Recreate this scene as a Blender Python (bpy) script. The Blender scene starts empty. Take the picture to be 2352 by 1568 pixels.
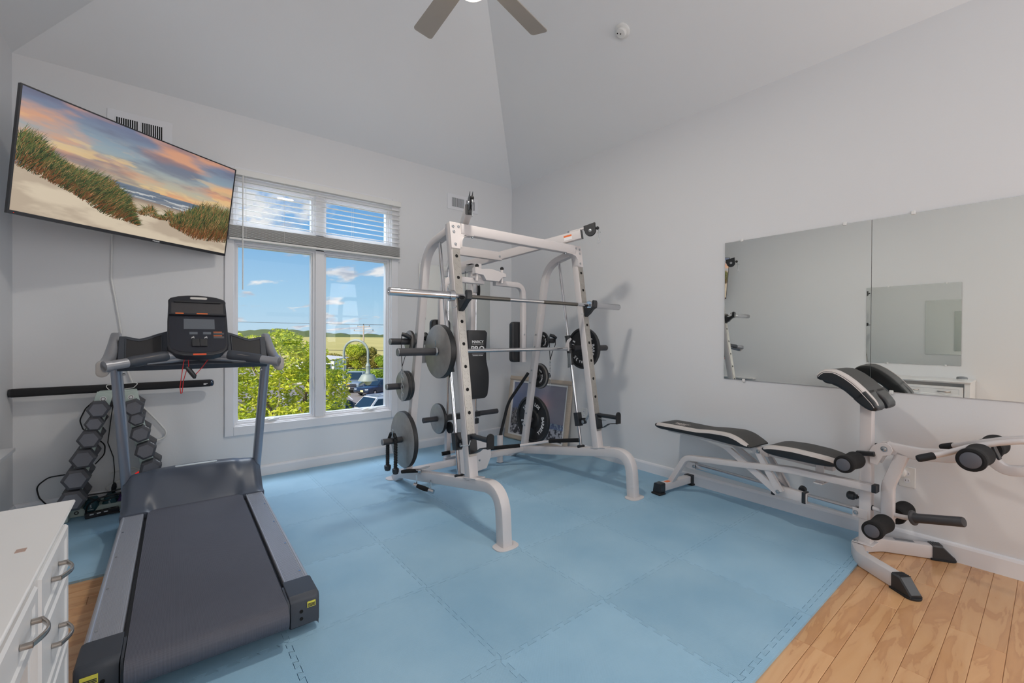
import bpy, bmesh, math, random
import numpy as np
from mathutils import Vector, Matrix
R = math.radians
sc = bpy.context.scene
C = sc.collection
random.seed(7)
rng = np.random.default_rng(7)

# ------------------------------------------------------------------ camera
cam = bpy.data.objects.new('camera', bpy.data.cameras.new('camera'))
C.objects.link(cam)
yaw, pit, rol = R(38.749), R(-.3758), R(.30124)
f = Vector((math.sin(yaw)*math.cos(pit), math.cos(yaw)*math.cos(pit), math.sin(pit)))
rt = Vector((math.cos(yaw), -math.sin(yaw), 0)); up = rt.cross(f)
r2 = math.cos(rol)*rt + math.sin(rol)*up; u2 = -math.sin(rol)*rt + math.cos(rol)*up
M = Matrix((r2, u2, -f)).transposed().to_4x4(); M.translation = (0, 0, 1.232)
cam.matrix_world = M
cam.data.sensor_width = 36; cam.data.sensor_fit = 'HORIZONTAL'
cam.data.lens = 1002.254/2352*36
cam.data.shift_y = -7.612/2352
cam.data.clip_start = .05; cam.data.clip_end = 5000
sc.camera = cam

# ------------------------------------------------------------------ exposure, world, sun, lights
sc.view_settings.view_transform = 'Standard'; sc.view_settings.look = 'None'
sc.view_settings.gamma = 1; sc.view_settings.use_curve_mapping = False
sc.view_settings.exposure = -0.14
sc.cycles.use_denoising = True
sc.cycles.max_bounces = 10; sc.cycles.diffuse_bounces = 6; sc.cycles.glossy_bounces = 8
sc.cycles.transmission_bounces = 8; sc.cycles.transparent_max_bounces = 16
sc.cycles.caustics_reflective = False; sc.cycles.caustics_refractive = False
sc.cycles.sample_clamp_indirect = 6

def build_world():
    w = bpy.data.worlds.new('sky'); sc.world = w; w.use_nodes = True
    nt = w.node_tree; nt.nodes.clear(); N = nt.nodes.new; Lk = nt.links.new
    out = N('ShaderNodeOutputWorld'); bg = N('ShaderNodeBackground'); bg.inputs[1].default_value = 1.0
    Lk(bg.outputs[0], out.inputs[0])
    tc = N('ShaderNodeTexCoord'); sep = N('ShaderNodeSeparateXYZ'); Lk(tc.outputs['Generated'], sep.inputs[0])
    cr = N('ShaderNodeValToRGB'); Lk(sep.outputs[2], cr.inputs[0])
    e = cr.color_ramp.elements
    e[0].position = 0.0; e[0].color = (.56, .76, .90, 1)
    e[1].position = .55; e[1].color = (.10, .27, .70, 1)
    x = e.new(.07); x.color = (.42, .69, .90, 1)
    x = e.new(.22); x.color = (.20, .47, .82, 1)
    # clouds: noise on the direction projected to a flat cloud layer
    dv = N('ShaderNodeMath'); dv.operation = 'ADD'; dv.inputs[1].default_value = .10; Lk(sep.outputs[2], dv.inputs[0])
    sc_ = N('ShaderNodeVectorMath'); sc_.operation = 'DIVIDE'; Lk(tc.outputs['Generated'], sc_.inputs[0])
    cmb = N('ShaderNodeCombineXYZ')
    for i in range(3): Lk(dv.outputs[0], cmb.inputs[i])
    Lk(cmb.outputs[0], sc_.inputs[1])
    mp = N('ShaderNodeMapping'); mp.inputs['Scale'].default_value = (1.25, .55, 3.0); mp.inputs['Location'].default_value = (2.1, 1.3, .4)
    Lk(sc_.outputs[0], mp.inputs[0])
    nz = N('ShaderNodeTexNoise'); nz.inputs['Scale'].default_value = 1.6; nz.inputs['Detail'].default_value = 8; nz.inputs['Roughness'].default_value = .55
    Lk(mp.outputs[0], nz.inputs['Vector'])
    c2 = N('ShaderNodeValToRGB'); Lk(nz.outputs[0], c2.inputs[0])
    c2.color_ramp.elements[0].position = .55; c2.color_ramp.elements[0].color = (0, 0, 0, 1)
    c2.color_ramp.elements[1].position = .62; c2.color_ramp.elements[1].color = (1, 1, 1, 1)
    nz2 = N('ShaderNodeTexNoise'); nz2.inputs['Scale'].default_value = 4; nz2.inputs['Detail'].default_value = 5
    Lk(mp.outputs[0], nz2.inputs['Vector'])
    c3 = N('ShaderNodeValToRGB'); Lk(nz2.outputs[0], c3.inputs[0])
    c3.color_ramp.elements[0].position = .35; c3.color_ramp.elements[0].color = (.50, .56, .66, 1)
    c3.color_ramp.elements[1].position = .62; c3.color_ramp.elements[1].color = (.95, .95, .95, 1)
    mx = N('ShaderNodeMix'); mx.data_type = 'RGBA'
    Lk(c2.outputs[0], mx.inputs[0]); Lk(cr.outputs[0], mx.inputs[6]); Lk(c3.outputs[0], mx.inputs[7])
    Lk(mx.outputs[2], bg.inputs[0])
build_world()

def light(name, kind, loc, energy, color, direction=None, **kw):
    d = bpy.data.lights.new(name, kind); d.energy = energy; d.color = color
    for k, v in kw.items(): setattr(d, k, v)
    o = bpy.data.objects.new(name, d); C.objects.link(o); o.location = loc
    if direction: o.rotation_euler = Vector(direction).to_track_quat('-Z', 'Y').to_euler()
    return o
light('sun', 'SUN', (0, -20, 30), 6.0, (1, .93, .80), (.9, .30, -.72), angle=R(1))
# added fill lights behind the camera, at rear and both sides; no openings there
light('rear_fill', 'AREA', (1.45, -2.5, 1.7), 32, (1, .95, .90), (0, 1, .05), shape='RECTANGLE', size=3.4, size_y=2.4)
light('left_fill', 'AREA', (-.70, -1.25, 1.8), 44, (.82, .91, 1.0), (1, .45, 0), shape='RECTANGLE', size=1.8, size_y=2.0)
light('right_fill', 'AREA', (3.38, -1.35, 1.9), 60, (.98, .98, 1.0), (-1, .35, .1), shape='RECTANGLE', size=1.6, size_y=1.8)
light('window_fill', 'AREA', (1.10, 5.3, 3.55), 190, (.86, .93, 1.0), (.22, -3.1, -2.5), shape='RECTANGLE', size=2.4, size_y=1.4)  # added fill outside, above the window and out of view, boosting its skylight

# ------------------------------------------------------------------ materials
MAT = {}
def lin(c):
    return tuple(((v/255)/12.92 if v/255 <= .04045 else ((v/255+.055)/1.055)**2.4) for v in c)
def mat(name, rgb, rough=.5, metal=0., noise=0., nscale=8., bump=0., bscale=200., emit=None, estr=1., spec=None, coat=0., stretch=None, rgb2=None):
    if name in MAT: return MAT[name]
    m = bpy.data.materials.new(name); m.use_nodes = True; nt = m.node_tree; b = nt.nodes['Principled BSDF']
    N = nt.nodes.new; Lk = nt.links.new
    col = lin(rgb)+(1,)
    b.inputs['Base Color'].default_value = col; b.inputs['Roughness'].default_value = rough; b.inputs['Metallic'].default_value = metal
    if spec is not None: b.inputs['Specular IOR Level'].default_value = spec
    if coat: b.inputs['Coat Weight'].default_value = coat; b.inputs['Coat Roughness'].default_value = .15
    tc = N('ShaderNodeTexCoord'); src = tc.outputs['Object']
    if stretch:
        mp = N('ShaderNodeMapping'); mp.inputs['Scale'].default_value = stretch; Lk(src, mp.inputs[0]); src = mp.outputs[0]
    n = N('ShaderNodeTexNoise'); n.inputs['Scale'].default_value = nscale; n.inputs['Detail'].default_value = 4; Lk(src, n.inputs['Vector'])
    mx = N('ShaderNodeMix'); mx.data_type = 'RGBA'
    c2 = lin(rgb2)+(1,) if rgb2 else tuple(v*(1-noise) for v in col[:3])+(1,)
    mx.inputs[6].default_value = col; mx.inputs[7].default_value = c2
    Lk(n.outputs[0], mx.inputs[0]); Lk(mx.outputs[2], b.inputs['Base Color'])
    if bump:
        n2 = N('ShaderNodeTexNoise'); n2.inputs['Scale'].default_value = bscale; Lk(src, n2.inputs['Vector'])
        bp = N('ShaderNodeBump'); bp.inputs['Strength'].default_value = bump; bp.inputs['Distance'].default_value = .002
        Lk(n2.outputs[0], bp.inputs['Height']); Lk(bp.outputs[0], b.inputs['Normal'])
    if emit:
        b.inputs['Emission Color'].default_value = lin(emit)+(1,); b.inputs['Emission Strength'].default_value = estr
    MAT[name] = m; return m
def mat_attr(name, rough=.6, emit=0., attr='col', metal=0.):
    m = bpy.data.materials.new(name); m.use_nodes = True; nt = m.node_tree; b = nt.nodes['Principled BSDF']
    a = nt.nodes.new('ShaderNodeAttribute'); a.attribute_name = attr
    nt.links.new(a.outputs['Color'], b.inputs['Base Color']); b.inputs['Roughness'].default_value = rough; b.inputs['Metallic'].default_value = metal
    if emit:
        nt.links.new(a.outputs['Color'], b.inputs['Emission Color']); b.inputs['Emission Strength'].default_value = emit
        b.inputs['Specular IOR Level'].default_value = .15
        k = nt.nodes.new('ShaderNodeMix'); k.data_type = 'RGBA'; k.inputs[0].default_value = .9; k.inputs[7].default_value = (0, 0, 0, 1)
        nt.links.new(a.outputs['Color'], k.inputs[6]); nt.links.new(k.outputs[2], b.inputs['Base Color'])
    MAT[name] = m; return m
WALL = mat('wall_paint', (222, 223, 225), .7, noise=.03, nscale=1.5, bump=.15, bscale=90)
CEIL = mat('ceiling_paint', (232, 234, 236), .8, noise=.03, nscale=1.2, bump=.1, bscale=90)
TRIM = mat('trim_paint', (226, 227, 231), .4, noise=.02, nscale=3)
FRAMEW = mat('white_powder_coat', (208, 203, 203), .38, noise=.05, nscale=5, bump=.1, bscale=300)
CHROME = mat('chrome', (205, 205, 208), .12, 1., noise=.05, nscale=12)
STEEL = mat('zinc_bolt', (180, 184, 188), .3, .9, noise=.15, nscale=60)
BLACKP = mat('black_plastic', (38, 40, 44), .4, noise=.1, nscale=20)
RUBBER = mat('black_rubber', (26, 27, 30), .75, noise=.25, nscale=40, bump=.3, bscale=400)
FOAM = mat('black_foam', (22, 22, 24), .95, noise=.3, nscale=60, bump=.6, bscale=500)
VINYL = mat('black_vinyl', (32, 34, 38), .42, noise=.2, nscale=8, bump=.15, bscale=350)
VINYLT = mat('lighter_black_vinyl', (66, 65, 63), .55, noise=.3, nscale=3, bump=.15, bscale=350, stretch=(4, 1, 1))  # lighter vinyl, set on the upward faces of the bench pads
STRIPE = mat('white_vinyl_stripe', (205, 198, 194), .5, noise=.06, nscale=10)
IRON = mat('cast_iron_black', (34, 35, 38), .45, noise=.25, nscale=30, bump=.3, bscale=300)
IRONG = mat('worn_iron_face', (168, 164, 160), .42, .35, noise=.35, nscale=22, bump=.2, bscale=200)
LETTER = mat('white_lettering', (225, 226, 228), .5)
PEG = mat('peg_sleeve', (58, 58, 62), .5, noise=.15, nscale=30)
PEGEND = mat('peg_end', (150, 152, 156), .4, .5, noise=.3, nscale=60)
TREAD = mat('tread_plate', (176, 172, 166), .38, .6, noise=.25, nscale=30, bump=.2, bscale=60)
HOLE = mat('hole_black', (8, 8, 9), .9)
SILVER = mat('silver_plastic', (150, 152, 158), .35, .35, noise=.08, nscale=10)
ALU = mat('ribbed_aluminium', (176, 180, 190), .38, .35, noise=.08, nscale=6, stretch=(30, 1, 1))
DGREY = mat('charcoal_plastic', (58, 63, 72), .48, noise=.08, nscale=14, bump=.15, bscale=600)
DGREY2 = mat('dark_console_plastic', (34, 36, 43), .35, noise=.08, nscale=14)
ORANGE = mat('orange_print', (226, 112, 52), .5)
SKINW = mat('white_laminate', (228, 227, 226), .32, noise=.03, nscale=4)
SATIN = mat('satin_nickel', (178, 170, 163), .28, .95, noise=.1, nscale=30)
RED = mat('red_cord', (190, 28, 34), .6, noise=.2, nscale=60)
WHITEP = mat('white_plastic', (226, 226, 224), .45, noise=.04)
CORDB = mat('black_cord', (18, 18, 20), .6, noise=.2, nscale=50)
GREENR = mat('pale_green_steel', (182, 198, 192), .45, noise=.12, nscale=12)
HEXR = mat('grey_hex_rubber', (92, 93, 98), .62, noise=.35, nscale=14, bump=.3, bscale=120)
HEXF = mat('worn_hex_face', (122, 124, 132), .6, noise=.35, nscale=9, bump=.3, bscale=120)
WOODP = mat('whitewashed_wood', (196, 182, 166), .6, noise=.25, nscale=10, stretch=(1, 1, 14), bump=.2, bscale=60)

def glass_mat(name, tint=(1, 1, 1), refl=.06):
    m = bpy.data.materials.new(name); m.use_nodes = True; nt = m.node_tree; nt.nodes.clear(); N = nt.nodes.new
    o = N('ShaderNodeOutputMaterial'); t = N('ShaderNodeBsdfTransparent'); g = N('ShaderNodeBsdfGlossy'); g.inputs['Roughness'].default_value = .02
    t.inputs[0].default_value = tint+(1,)
    mx = N('ShaderNodeMixShader'); mx.inputs[0].default_value = refl
    nt.links.new(t.outputs[0], mx.inputs[1]); nt.links.new(g.outputs[0], mx.inputs[2]); nt.links.new(mx.outputs[0], o.inputs[0])
    MAT[name] = m; return m
GLASS = glass_mat('window_glass', (.98, .99, 1), .012)
MIRROR = mat('mirror_silver', (238, 240, 236), .01, 1.)
MIRROR.node_tree.nodes['Noise Texture'].inputs['Scale'].default_value = .5

def foam_mat():
    m = bpy.data.materials.new('blue_eva_foam'); m.use_nodes = True; nt = m.node_tree; b = nt.nodes['Principled BSDF']; N = nt.nodes.new; Lk = nt.links.new
    g = N('ShaderNodeNewGeometry'); oi = N('ShaderNodeObjectInfo')
    n = N('ShaderNodeTexNoise'); n.inputs['Scale'].default_value = 2.2; n.inputs['Detail'].default_value = 5; Lk(g.outputs['Position'], n.inputs['Vector'])
    cr = N('ShaderNodeValToRGB'); Lk(n.outputs[0], cr.inputs[0])
    cr.color_ramp.elements[0].position = .3; cr.color_ramp.elements[0].color = lin((134, 174, 200))+(1,)
    cr.color_ramp.elements[1].position = .72; cr.color_ramp.elements[1].color = lin((154, 190, 212))+(1,)
    hs = N('ShaderNodeHueSaturation'); Lk(cr.outputs[0], hs.inputs['Color'])
    mr = N('ShaderNodeMapRange'); mr.inputs[3].default_value = .94; mr.inputs[4].default_value = 1.06
    Lk(oi.outputs['Random'], mr.inputs[0]); Lk(mr.outputs[0], hs.inputs['Value'])
    Lk(hs.outputs[0], b.inputs['Base Color']); b.inputs['Roughness'].default_value = .55
    mp = N('ShaderNodeMapping'); mp.inputs['Rotation'].default_value = (0, 0, R(45)); Lk(g.outputs['Position'], mp.inputs[0])
    w1 = N('ShaderNodeTexWave'); w1.inputs['Scale'].default_value = 75; w1.bands_direction = 'X'; Lk(mp.outputs[0], w1.inputs['Vector'])
    w2 = N('ShaderNodeTexWave'); w2.inputs['Scale'].default_value = 75; w2.bands_direction = 'Y'; Lk(mp.outputs[0], w2.inputs['Vector'])
    ad = N('ShaderNodeMath'); ad.operation = 'MULTIPLY'; Lk(w1.outputs[1], ad.inputs[0]); Lk(w2.outputs[1], ad.inputs[1])
    bp = N('ShaderNodeBump'); bp.inputs['Strength'].default_value = .28; bp.inputs['Distance'].default_value = .002; Lk(ad.outputs[0], bp.inputs['Height'])
    Lk(bp.outputs[0], b.inputs['Normal']); MAT['foam'] = m; return m
FOAMT = foam_mat()
def wood_mat():
    m = bpy.data.materials.new('maple_planks'); m.use_nodes = True; nt = m.node_tree; b = nt.nodes['Principled BSDF']; N = nt.nodes.new; Lk = nt.links.new
    g = N('ShaderNodeNewGeometry'); oi = N('ShaderNodeObjectInfo')
    off = N('ShaderNodeVectorMath'); off.operation = 'ADD'; Lk(g.outputs['Position'], off.inputs[0])
    sc2 = N('ShaderNodeVectorMath'); sc2.operation = 'SCALE'; sc2.inputs['Scale'].default_value = 7
    cb = N('ShaderNodeCombineXYZ'); 
    for i in range(3): Lk(oi.outputs['Random'], cb.inputs[i])
    Lk(cb.outputs[0], sc2.inputs[0]); Lk(sc2.outputs[0], off.inputs[1])
    mp = N('ShaderNodeMapping'); mp.inputs['Scale'].default_value = (1.6, 9, 1); Lk(off.outputs[0], mp.inputs[0])
    n = N('ShaderNodeTexNoise'); n.inputs['Scale'].default_value = 1.6; n.inputs['Detail'].default_value = 7; n.inputs['Distortion'].default_value = .7; Lk(mp.outputs[0], n.inputs['Vector'])
    cr = N('ShaderNodeValToRGB'); Lk(n.outputs[0], cr.inputs[0])
    cr.color_ramp.elements[0].position = .35; cr.color_ramp.elements[0].color = lin((202, 152, 106))+(1,)
    cr.color_ramp.elements[1].position = .62; cr.color_ramp.elements[1].color = lin((212, 166, 120))+(1,)
    x = cr.color_ramp.elements.new(.46); x.color = lin((192, 142, 98))+(1,)
    x = cr.color_ramp.elements.new(.48); x.color = lin((206, 158, 112))+(1,)
    hs = N('ShaderNodeHueSaturation'); Lk(cr.outputs[0], hs.inputs['Color'])
    mr = N('ShaderNodeMapRange'); mr.inputs[3].default_value = .90; mr.inputs[4].default_value = 1.06
    Lk(oi.outputs['Random'], mr.inputs[0]); Lk(mr.outputs[0], hs.inputs['Value'])
    Lk(hs.outputs[0], b.inputs['Base Color']); b.inputs['Roughness'].default_value = .28; b.inputs['Coat Weight'].default_value = .3
    MAT['maple'] = m; return m
MAPLE = wood_mat()

# ------------------------------------------------------------------ mesh helpers
def V(*a): return Vector(a)
class MB:
    def __init__(s): s.v = []; s.f = []; s.mi = []; s.cur = 0
    def add(s, vs, fs):
        n = len(s.v); s.v += [tuple(p) for p in vs]; s.f += [tuple(i+n for i in q) for q in fs]; s.mi += [s.cur]*len(fs); return s
    def box(s, c, size, rot=None):
        c = Vector(c); hx, hy, hz = [x/2 for x in size]
        vs = [V(x, y, z) for x in (-hx, hx) for y in (-hy, hy) for z in (-hz, hz)]
        if rot is not None: vs = [rot @ p for p in vs]
        return s.add([c+p for p in vs], [(0, 1, 3, 2), (4, 6, 7, 5), (0, 4, 5, 1), (2, 3, 7, 6), (0, 2, 6, 4), (1, 5, 7, 3)])
    def bb(s, x0, x1, y0, y1, z0, z1): return s.box(((x0+x1)/2, (y0+y1)/2, (z0+z1)/2), (abs(x1-x0), abs(y1-y0), abs(z1-z0)))
    def rings(s, rings, caps=True, closed=False):
        n = len(rings[0]); vs = [p for r in rings for p in r]; fs = []; k = len(rings)
        for i in range(k if closed else k-1):
            j = (i+1) % k
            for a in range(n):
                b = (a+1) % n; fs.append((i*n+a, i*n+b, j*n+b, j*n+a))
        if caps and not closed: fs.append(tuple(range(n))[::-1]); fs.append(tuple((k-1)*n+a for a in range(n)))
        return s.add(vs, fs)
    def strip(s, rows):   # open grid
        n = len(rows[0]); vs = [p for r in rows for p in r]; fs = []
        for i in range(len(rows)-1):
            for a in range(n-1): fs.append((i*n+a, i*n+a+1, (i+1)*n+a+1, (i+1)*n+a))
        return s.add(vs, fs)
    def tube(s, pts, r, seg=12, closed=False, caps=True):
        pts = [Vector(p) for p in pts]; n = len(pts); rs = r if isinstance(r, (list, tuple)) else [r]*n
        t0 = (pts[1]-pts[0]).normalized(); a = V(0, 0, 1) if abs(t0.z) < .9 else V(1, 0, 0)
        nrm = t0.cross(a).normalized(); out = []
        for i, p in enumerate(pts):
            if closed: t = (pts[(i+1) % n]-pts[i-1]).normalized()
            elif i == 0: t = t0
            elif i == n-1: t = (pts[-1]-pts[-2]).normalized()
            else:
                t = ((pts[i+1]-p).normalized()+(p-pts[i-1]).normalized())
                t = t.normalized() if t.length > 1e-6 else (p-pts[i-1]).normalized()
            nrm = (nrm-t*nrm.dot(t)); nrm = nrm.normalized() if nrm.length > 1e-6 else t.orthogonal().normalized()
            b = t.cross(nrm)
            out.append([p+rs[i]*(math.cos(k*2*math.pi/seg)*nrm+math.sin(k*2*math.pi/seg)*b) for k in range(seg)])
        return s.rings(out, caps, closed)
    def cyl(s, p0, p1, r0, r1=None, seg=20): return s.tube([p0, p1], [r0, r0 if r1 is None else r1], seg)
    def sweep(s, pts, sec, side, closed=False, caps=True):
        """sweep a 2D section (x along side, y along normal) along a polyline; side: fixed world vector (across)"""
        pts = [Vector(p) for p in pts]; side = Vector(side).normalized(); n = len(pts); out = []
        for i, p in enumerate(pts):
            if closed: a = (pts[(i+1) % n]-p).normalized(); b = (p-pts[i-1]).normalized()
            else:
                a = (pts[min(i+1, n-1)]-pts[min(i, n-2)]).normalized(); b = (pts[max(i, 1)]-pts[max(i-1, 0)]).normalized()
            t = (a+b).normalized(); nr = t.cross(side); 
            k = 1/max(.4, t.dot(a)); nr = nr.normalized()
            out.append([p+side*q[0]+nr*q[1]*k for q in sec])
        return s.rings(out, caps, closed)
    def prism(s, poly, origin, ex, ey, ez, depth):
        """extrude 2D polygon (ex,ey plane) by depth along ez"""
        o = Vector(origin); ex, ey, ez = Vector(ex), Vector(ey), Vector(ez); n = len(poly)
        a = [o+ex*p[0]+ey*p[1] for p in poly]; b = [p+ez*depth for p in a]
        fs = [tuple(range(n))[::-1], tuple(range(n, 2*n))]+[(i, (i+1) % n, n+(i+1) % n, n+i) for i in range(n)]
        return s.add(a+b, fs)
    def lathe(s, origin, axis, prof, seg=32, ref=None):
        o = Vector(origin); ax = Vector(axis).normalized(); n1 = (Vector(ref) if ref else ax.orthogonal()).normalized(); n2 = ax.cross(n1)
        rg = [[o+ax*h+r*(math.cos(k*2*math.pi/seg)*n1+math.sin(k*2*math.pi/seg)*n2) for k in range(seg)] for r, h in prof]
        return s.rings(rg)
    def sphere(s, c, r, seg=14, sx=1, sy=1, sz=1):
        c = Vector(c); rg = []
        for i in range(1, seg//2):
            th = math.pi*i/(seg//2)
            rg.append([c+V(r*sx*math.sin(th)*math.cos(k*2*math.pi/seg), r*sy*math.sin(th)*math.sin(k*2*math.pi/seg), -r*sz*math.cos(th)) for k in range(seg)])
        return s.rings(rg)
    def torus(s, c, R0, r, axis=(0, 0, 1), seg=20, sub=8, sx=1.):
        c = Vector(c); ax = Vector(axis).normalized(); n1 = ax.orthogonal().normalized(); n2 = ax.cross(n1)
        return s.tube([c+R0*(math.cos(a)*n1*sx+math.sin(a)*n2) for a in [k*2*math.pi/seg for k in range(seg)]], r, sub, closed=True)

def fillet(pts, rad, n=8):
    pts = [Vector(p) for p in pts]; rad = rad if isinstance(rad, (list, tuple)) else [rad]*len(pts); out = [pts[0]]
    for i in range(1, len(pts)-1):
        p = pts[i]; a = (pts[i-1]-p); b = (pts[i+1]-p); la, lb = a.length, b.length; a.normalize(); b.normalize()
        ang = a.angle(b); r = rad[i]; d = min(r/math.tan(ang/2) if ang < 3.13 else 0, la*.49, lb*.49)
        if d < 1e-5: out.append(p); continue
        q0, q1 = p+a*d, p+b*d
        for k in range(n+1):
            t = k/n; out.append((1-t)**2*q0+2*t*(1-t)*p+t*t*q1)
    out.append(pts[-1]); return out
def rsec(w, h, r=.006, k=3):
    """rounded rectangle section"""
    r = min(r, w/2*.99, h/2*.99); out = []
    for cx, cy, a0 in ((w/2-r, h/2-r, 0), (-w/2+r, h/2-r, 90), (-w/2+r, -h/2+r, 180), (w/2-r, -h/2+r, 270)):
        for i in range(k): a = R(a0+90*i/(k-1)); out.append((cx+r*math.cos(a), cy+r*math.sin(a)))
    return out
def arc(cx, cy, r, a0, a1, n=10, ry=None): return [(cx+r*math.cos(R(a0+(a1-a0)*i/n)), cy+(ry or r)*math.sin(R(a0+(a1-a0)*i/n))) for i in range(n+1)]

WM = {}
def obj(name, mb, m, parent=None, local=False, smooth=True, bevel=0, ang=35, kind=None, label=None):
    me = bpy.data.meshes.new(name)
    if isinstance(mb, MB):
        me.from_pydata(mb.v, [], mb.f)
        if any(mb.mi): me.polygons.foreach_set('material_index', mb.mi)
    for x in (m if isinstance(m, (list, tuple)) else [m]): me.materials.append(x)
    if parent is not None and not local: me.transform(WM.get(parent.name, Matrix()).inverted())
    bm = bmesh.new(); bm.from_mesh(me); bmesh.ops.recalc_face_normals(bm, faces=bm.faces)
    if smooth:
        for fc in bm.faces: fc.smooth = True
        th = R(ang)
        for e in bm.edges:
            if len(e.link_faces) == 2: e.smooth = e.calc_face_angle(0) < th
            else: e.smooth = False
    bm.to_mesh(me); bm.free()
    o = bpy.data.objects.new(name, me); C.objects.link(o)
    if parent is not None: o.parent = parent; WM[o.name] = WM.get(parent.name, Matrix())
    if bevel:
        b = o.modifiers.new('bevel', 'BEVEL'); b.width = bevel; b.segments = 2; b.limit_method = 'ANGLE'; b.angle_limit = R(40)
    if kind: o['kind'] = kind
    if label: o['label'] = label
    return o
def thing(name, label, cat, loc=(0, 0, 0), rz=0, group=None):
    o = bpy.data.objects.new(name, None); C.objects.link(o); o.empty_display_size = .05
    o.location = loc; o.rotation_euler = (0, 0, rz); o['label'] = label; o['category'] = cat
    if group: o['group'] = group
    WM[o.name] = Matrix.Translation(loc) @ Matrix.Rotation(rz, 4, 'Z'); return o
def tag(o, label, cat, group=None, kind=None):
    o['label'] = label; o['category'] = cat
    if group: o['group'] = group
    if kind: o['kind'] = kind
    return o
def struct(name, mb, m, parent=None, **k):
    o = obj(name, mb, m, parent, **k)
    if parent is None: o['kind'] = 'structure'; WM[o.name] = Matrix()
    return o
def text_mb(txt, size, origin, ex, ey, ez, depth=.001, align='CENTER', bold=0., mb=None, sx=1.):
    """text as mesh in plane ex,ey facing ez"""
    cu = bpy.data.curves.new('txt', 'FONT'); cu.body = txt; cu.size = size; cu.extrude = depth/2; cu.align_x = align; cu.align_y = 'CENTER'; cu.offset = bold; cu.resolution_u = 2
    o = bpy.data.objects.new('txt', cu); C.objects.link(o)
    me = bpy.data.meshes.new_from_object(o.evaluated_get(bpy.context.evaluated_depsgraph_get()))
    mb = mb or MB(); o0 = Vector(origin); ex, ey, ez = Vector(ex), Vector(ey), Vector(ez)
    mb.add([o0+ex*v.co.x*sx+ey*v.co.y+ez*v.co.z for v in me.vertices], [tuple(p.vertices) for p in me.polygons])
    bpy.data.objects.remove(o); bpy.data.curves.remove(cu); bpy.data.meshes.remove(me); return mb
def bolt(mb, p, n, r=.009, h=.006):
    n = Vector(n).normalized(); p = Vector(p)
    mb.lathe(p, n, [(r*1.35, 0), (r*1.35, h*.3), (r, h*.35), (r*.95, h), (r*.6, h*1.25), (r*.1, h*1.3)], 12)

# ================================================================== ROOM
XL, XR, YB, YR, H, TH = -.77, 3.45, 4.318, -2.75, 3.075, .14
XM = (XL+XR)/2; SL = .69; ZR = H+(XR-XM)*SL; YH = YB-(XR-XM)
fl = struct('floor', MB().bb(XL-.1, XR+.1, YR-.1, YB+.1, -.12, -.017), MAPLE, smooth=False)
def plank(x0, x1, y0, y1):
    mb = MB(); g = .0006; a = .0015
    lo = [(x0+g, y0+g), (x1-g, y0+g), (x1-g, y1-g), (x0+g, y1-g)]
    hi = [(x0+g+a, y0+g+a), (x1-g-a, y0+g+a), (x1-g-a, y1-g-a), (x0+g+a, y1-g-a)]
    mb.rings([[V(x, y, -.017) for x, y in lo], [V(x, y, -.0135) for x, y in lo], [V(x, y, -.012) for x, y in hi]])
    return obj('plank', mb, MAPLE, fl, smooth=False)
joints = {-1: (2.04,), 0: (2.04, 3.2), -2: (1.55, 2.62), -3: (3.0,), -4: (2.18, 2.992), -5: (1.3, 2.643), -6: (2.595,), -7: (1.9, 3.1), -8: (2.4,)}
for k in range(-9, 1):
    y0 = .609+.083*k; xs = [.75]+sorted(joints.get(k, (1.7, 2.8)))+[XR]
    for a, b in zip(xs[:-1], xs[1:]): plank(a, b, y0, y0+.083)
for k in range(7, 30):
    y0 = .609+.083*k; c = -.45+((k*37) % 50)/50*.75
    for a, b in ((XL, c), (c, .42)): plank(a, b, y0, y0+.083)

def wallbox(name, x0, x1, y0, y1, z0, z1, parent=None): return struct(name, MB().bb(x0, x1, y0, y1, z0, z1), WALL, parent, smooth=False)
OX0, OX1, OZ0, OZ1 = .455, 1.865, .44, 2.53
mb = MB()
for a, b, c, d in ((XL-TH, OX0, -.02, H), (OX1, XR+TH, -.02, H), (OX0, OX1, -.02, OZ0), (OX0, OX1, OZ1, H)): mb.bb(a, b, YB, YB+TH, c, d)
wb = struct('wall_back', mb, WALL, smooth=False)
wl = wallbox('wall_left', XL-TH, XL, YR, YB, -.02, H); wr = wallbox('wall_right', XR, XR+TH, YR, YB, -.02, H)
mb = MB(); mb.prism([(XL-TH, -.02), (XR+TH, -.02), (XR+TH, H), (XM, ZR), (XL-TH, H)], (0, YR, 0), (1, 0, 0), (0, 0, 1), (0, -1, 0), TH)
struct('wall_rear', mb, WALL, smooth=False)
mb = MB(); e = .0
p = dict(a=(XL, YB, H), b=(XR, YB, H), c=(XR, YR, H), d=(XL, YR, H), h=(XM, YH, ZR), r=(XM, YR, ZR))
for q in ('abh', 'bcrh', 'adrh'):
    pts = [V(*p[x]) for x in q]; n = (pts[1]-pts[0]).cross(pts[2]-pts[0]).normalized(); n = n if n.z > 0 else -n
    mb.rings([pts, [x+n*.08 for x in pts]])
struct('ceiling', mb, CEIL, smooth=False)
# baseboards
def bboard(name, p0, p1, inn, z0):
    d = (Vector(p1)-Vector(p0)); L = d.length; d.normalize()
    mb = MB(); mb.prism([(0, z0), (.016, z0), (.016, .072), (.012, .084), (.005, .09), (0, .09)], (*p0, 0), (*inn, 0), (0, 0, 1), d.to_3d() if len(d) == 2 else d, L)
    struct(name, mb, TRIM, smooth=False)
bboard('baseboard_back', (XL, YB), (XR, YB), (0, -1), 0)
bboard('baseboard_right', (XR, YR), (XR, YB), (-1, 0), -.012)
bboard('baseboard_left', (XL, YR), (XL, YB), (1, 0), -.012)

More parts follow.
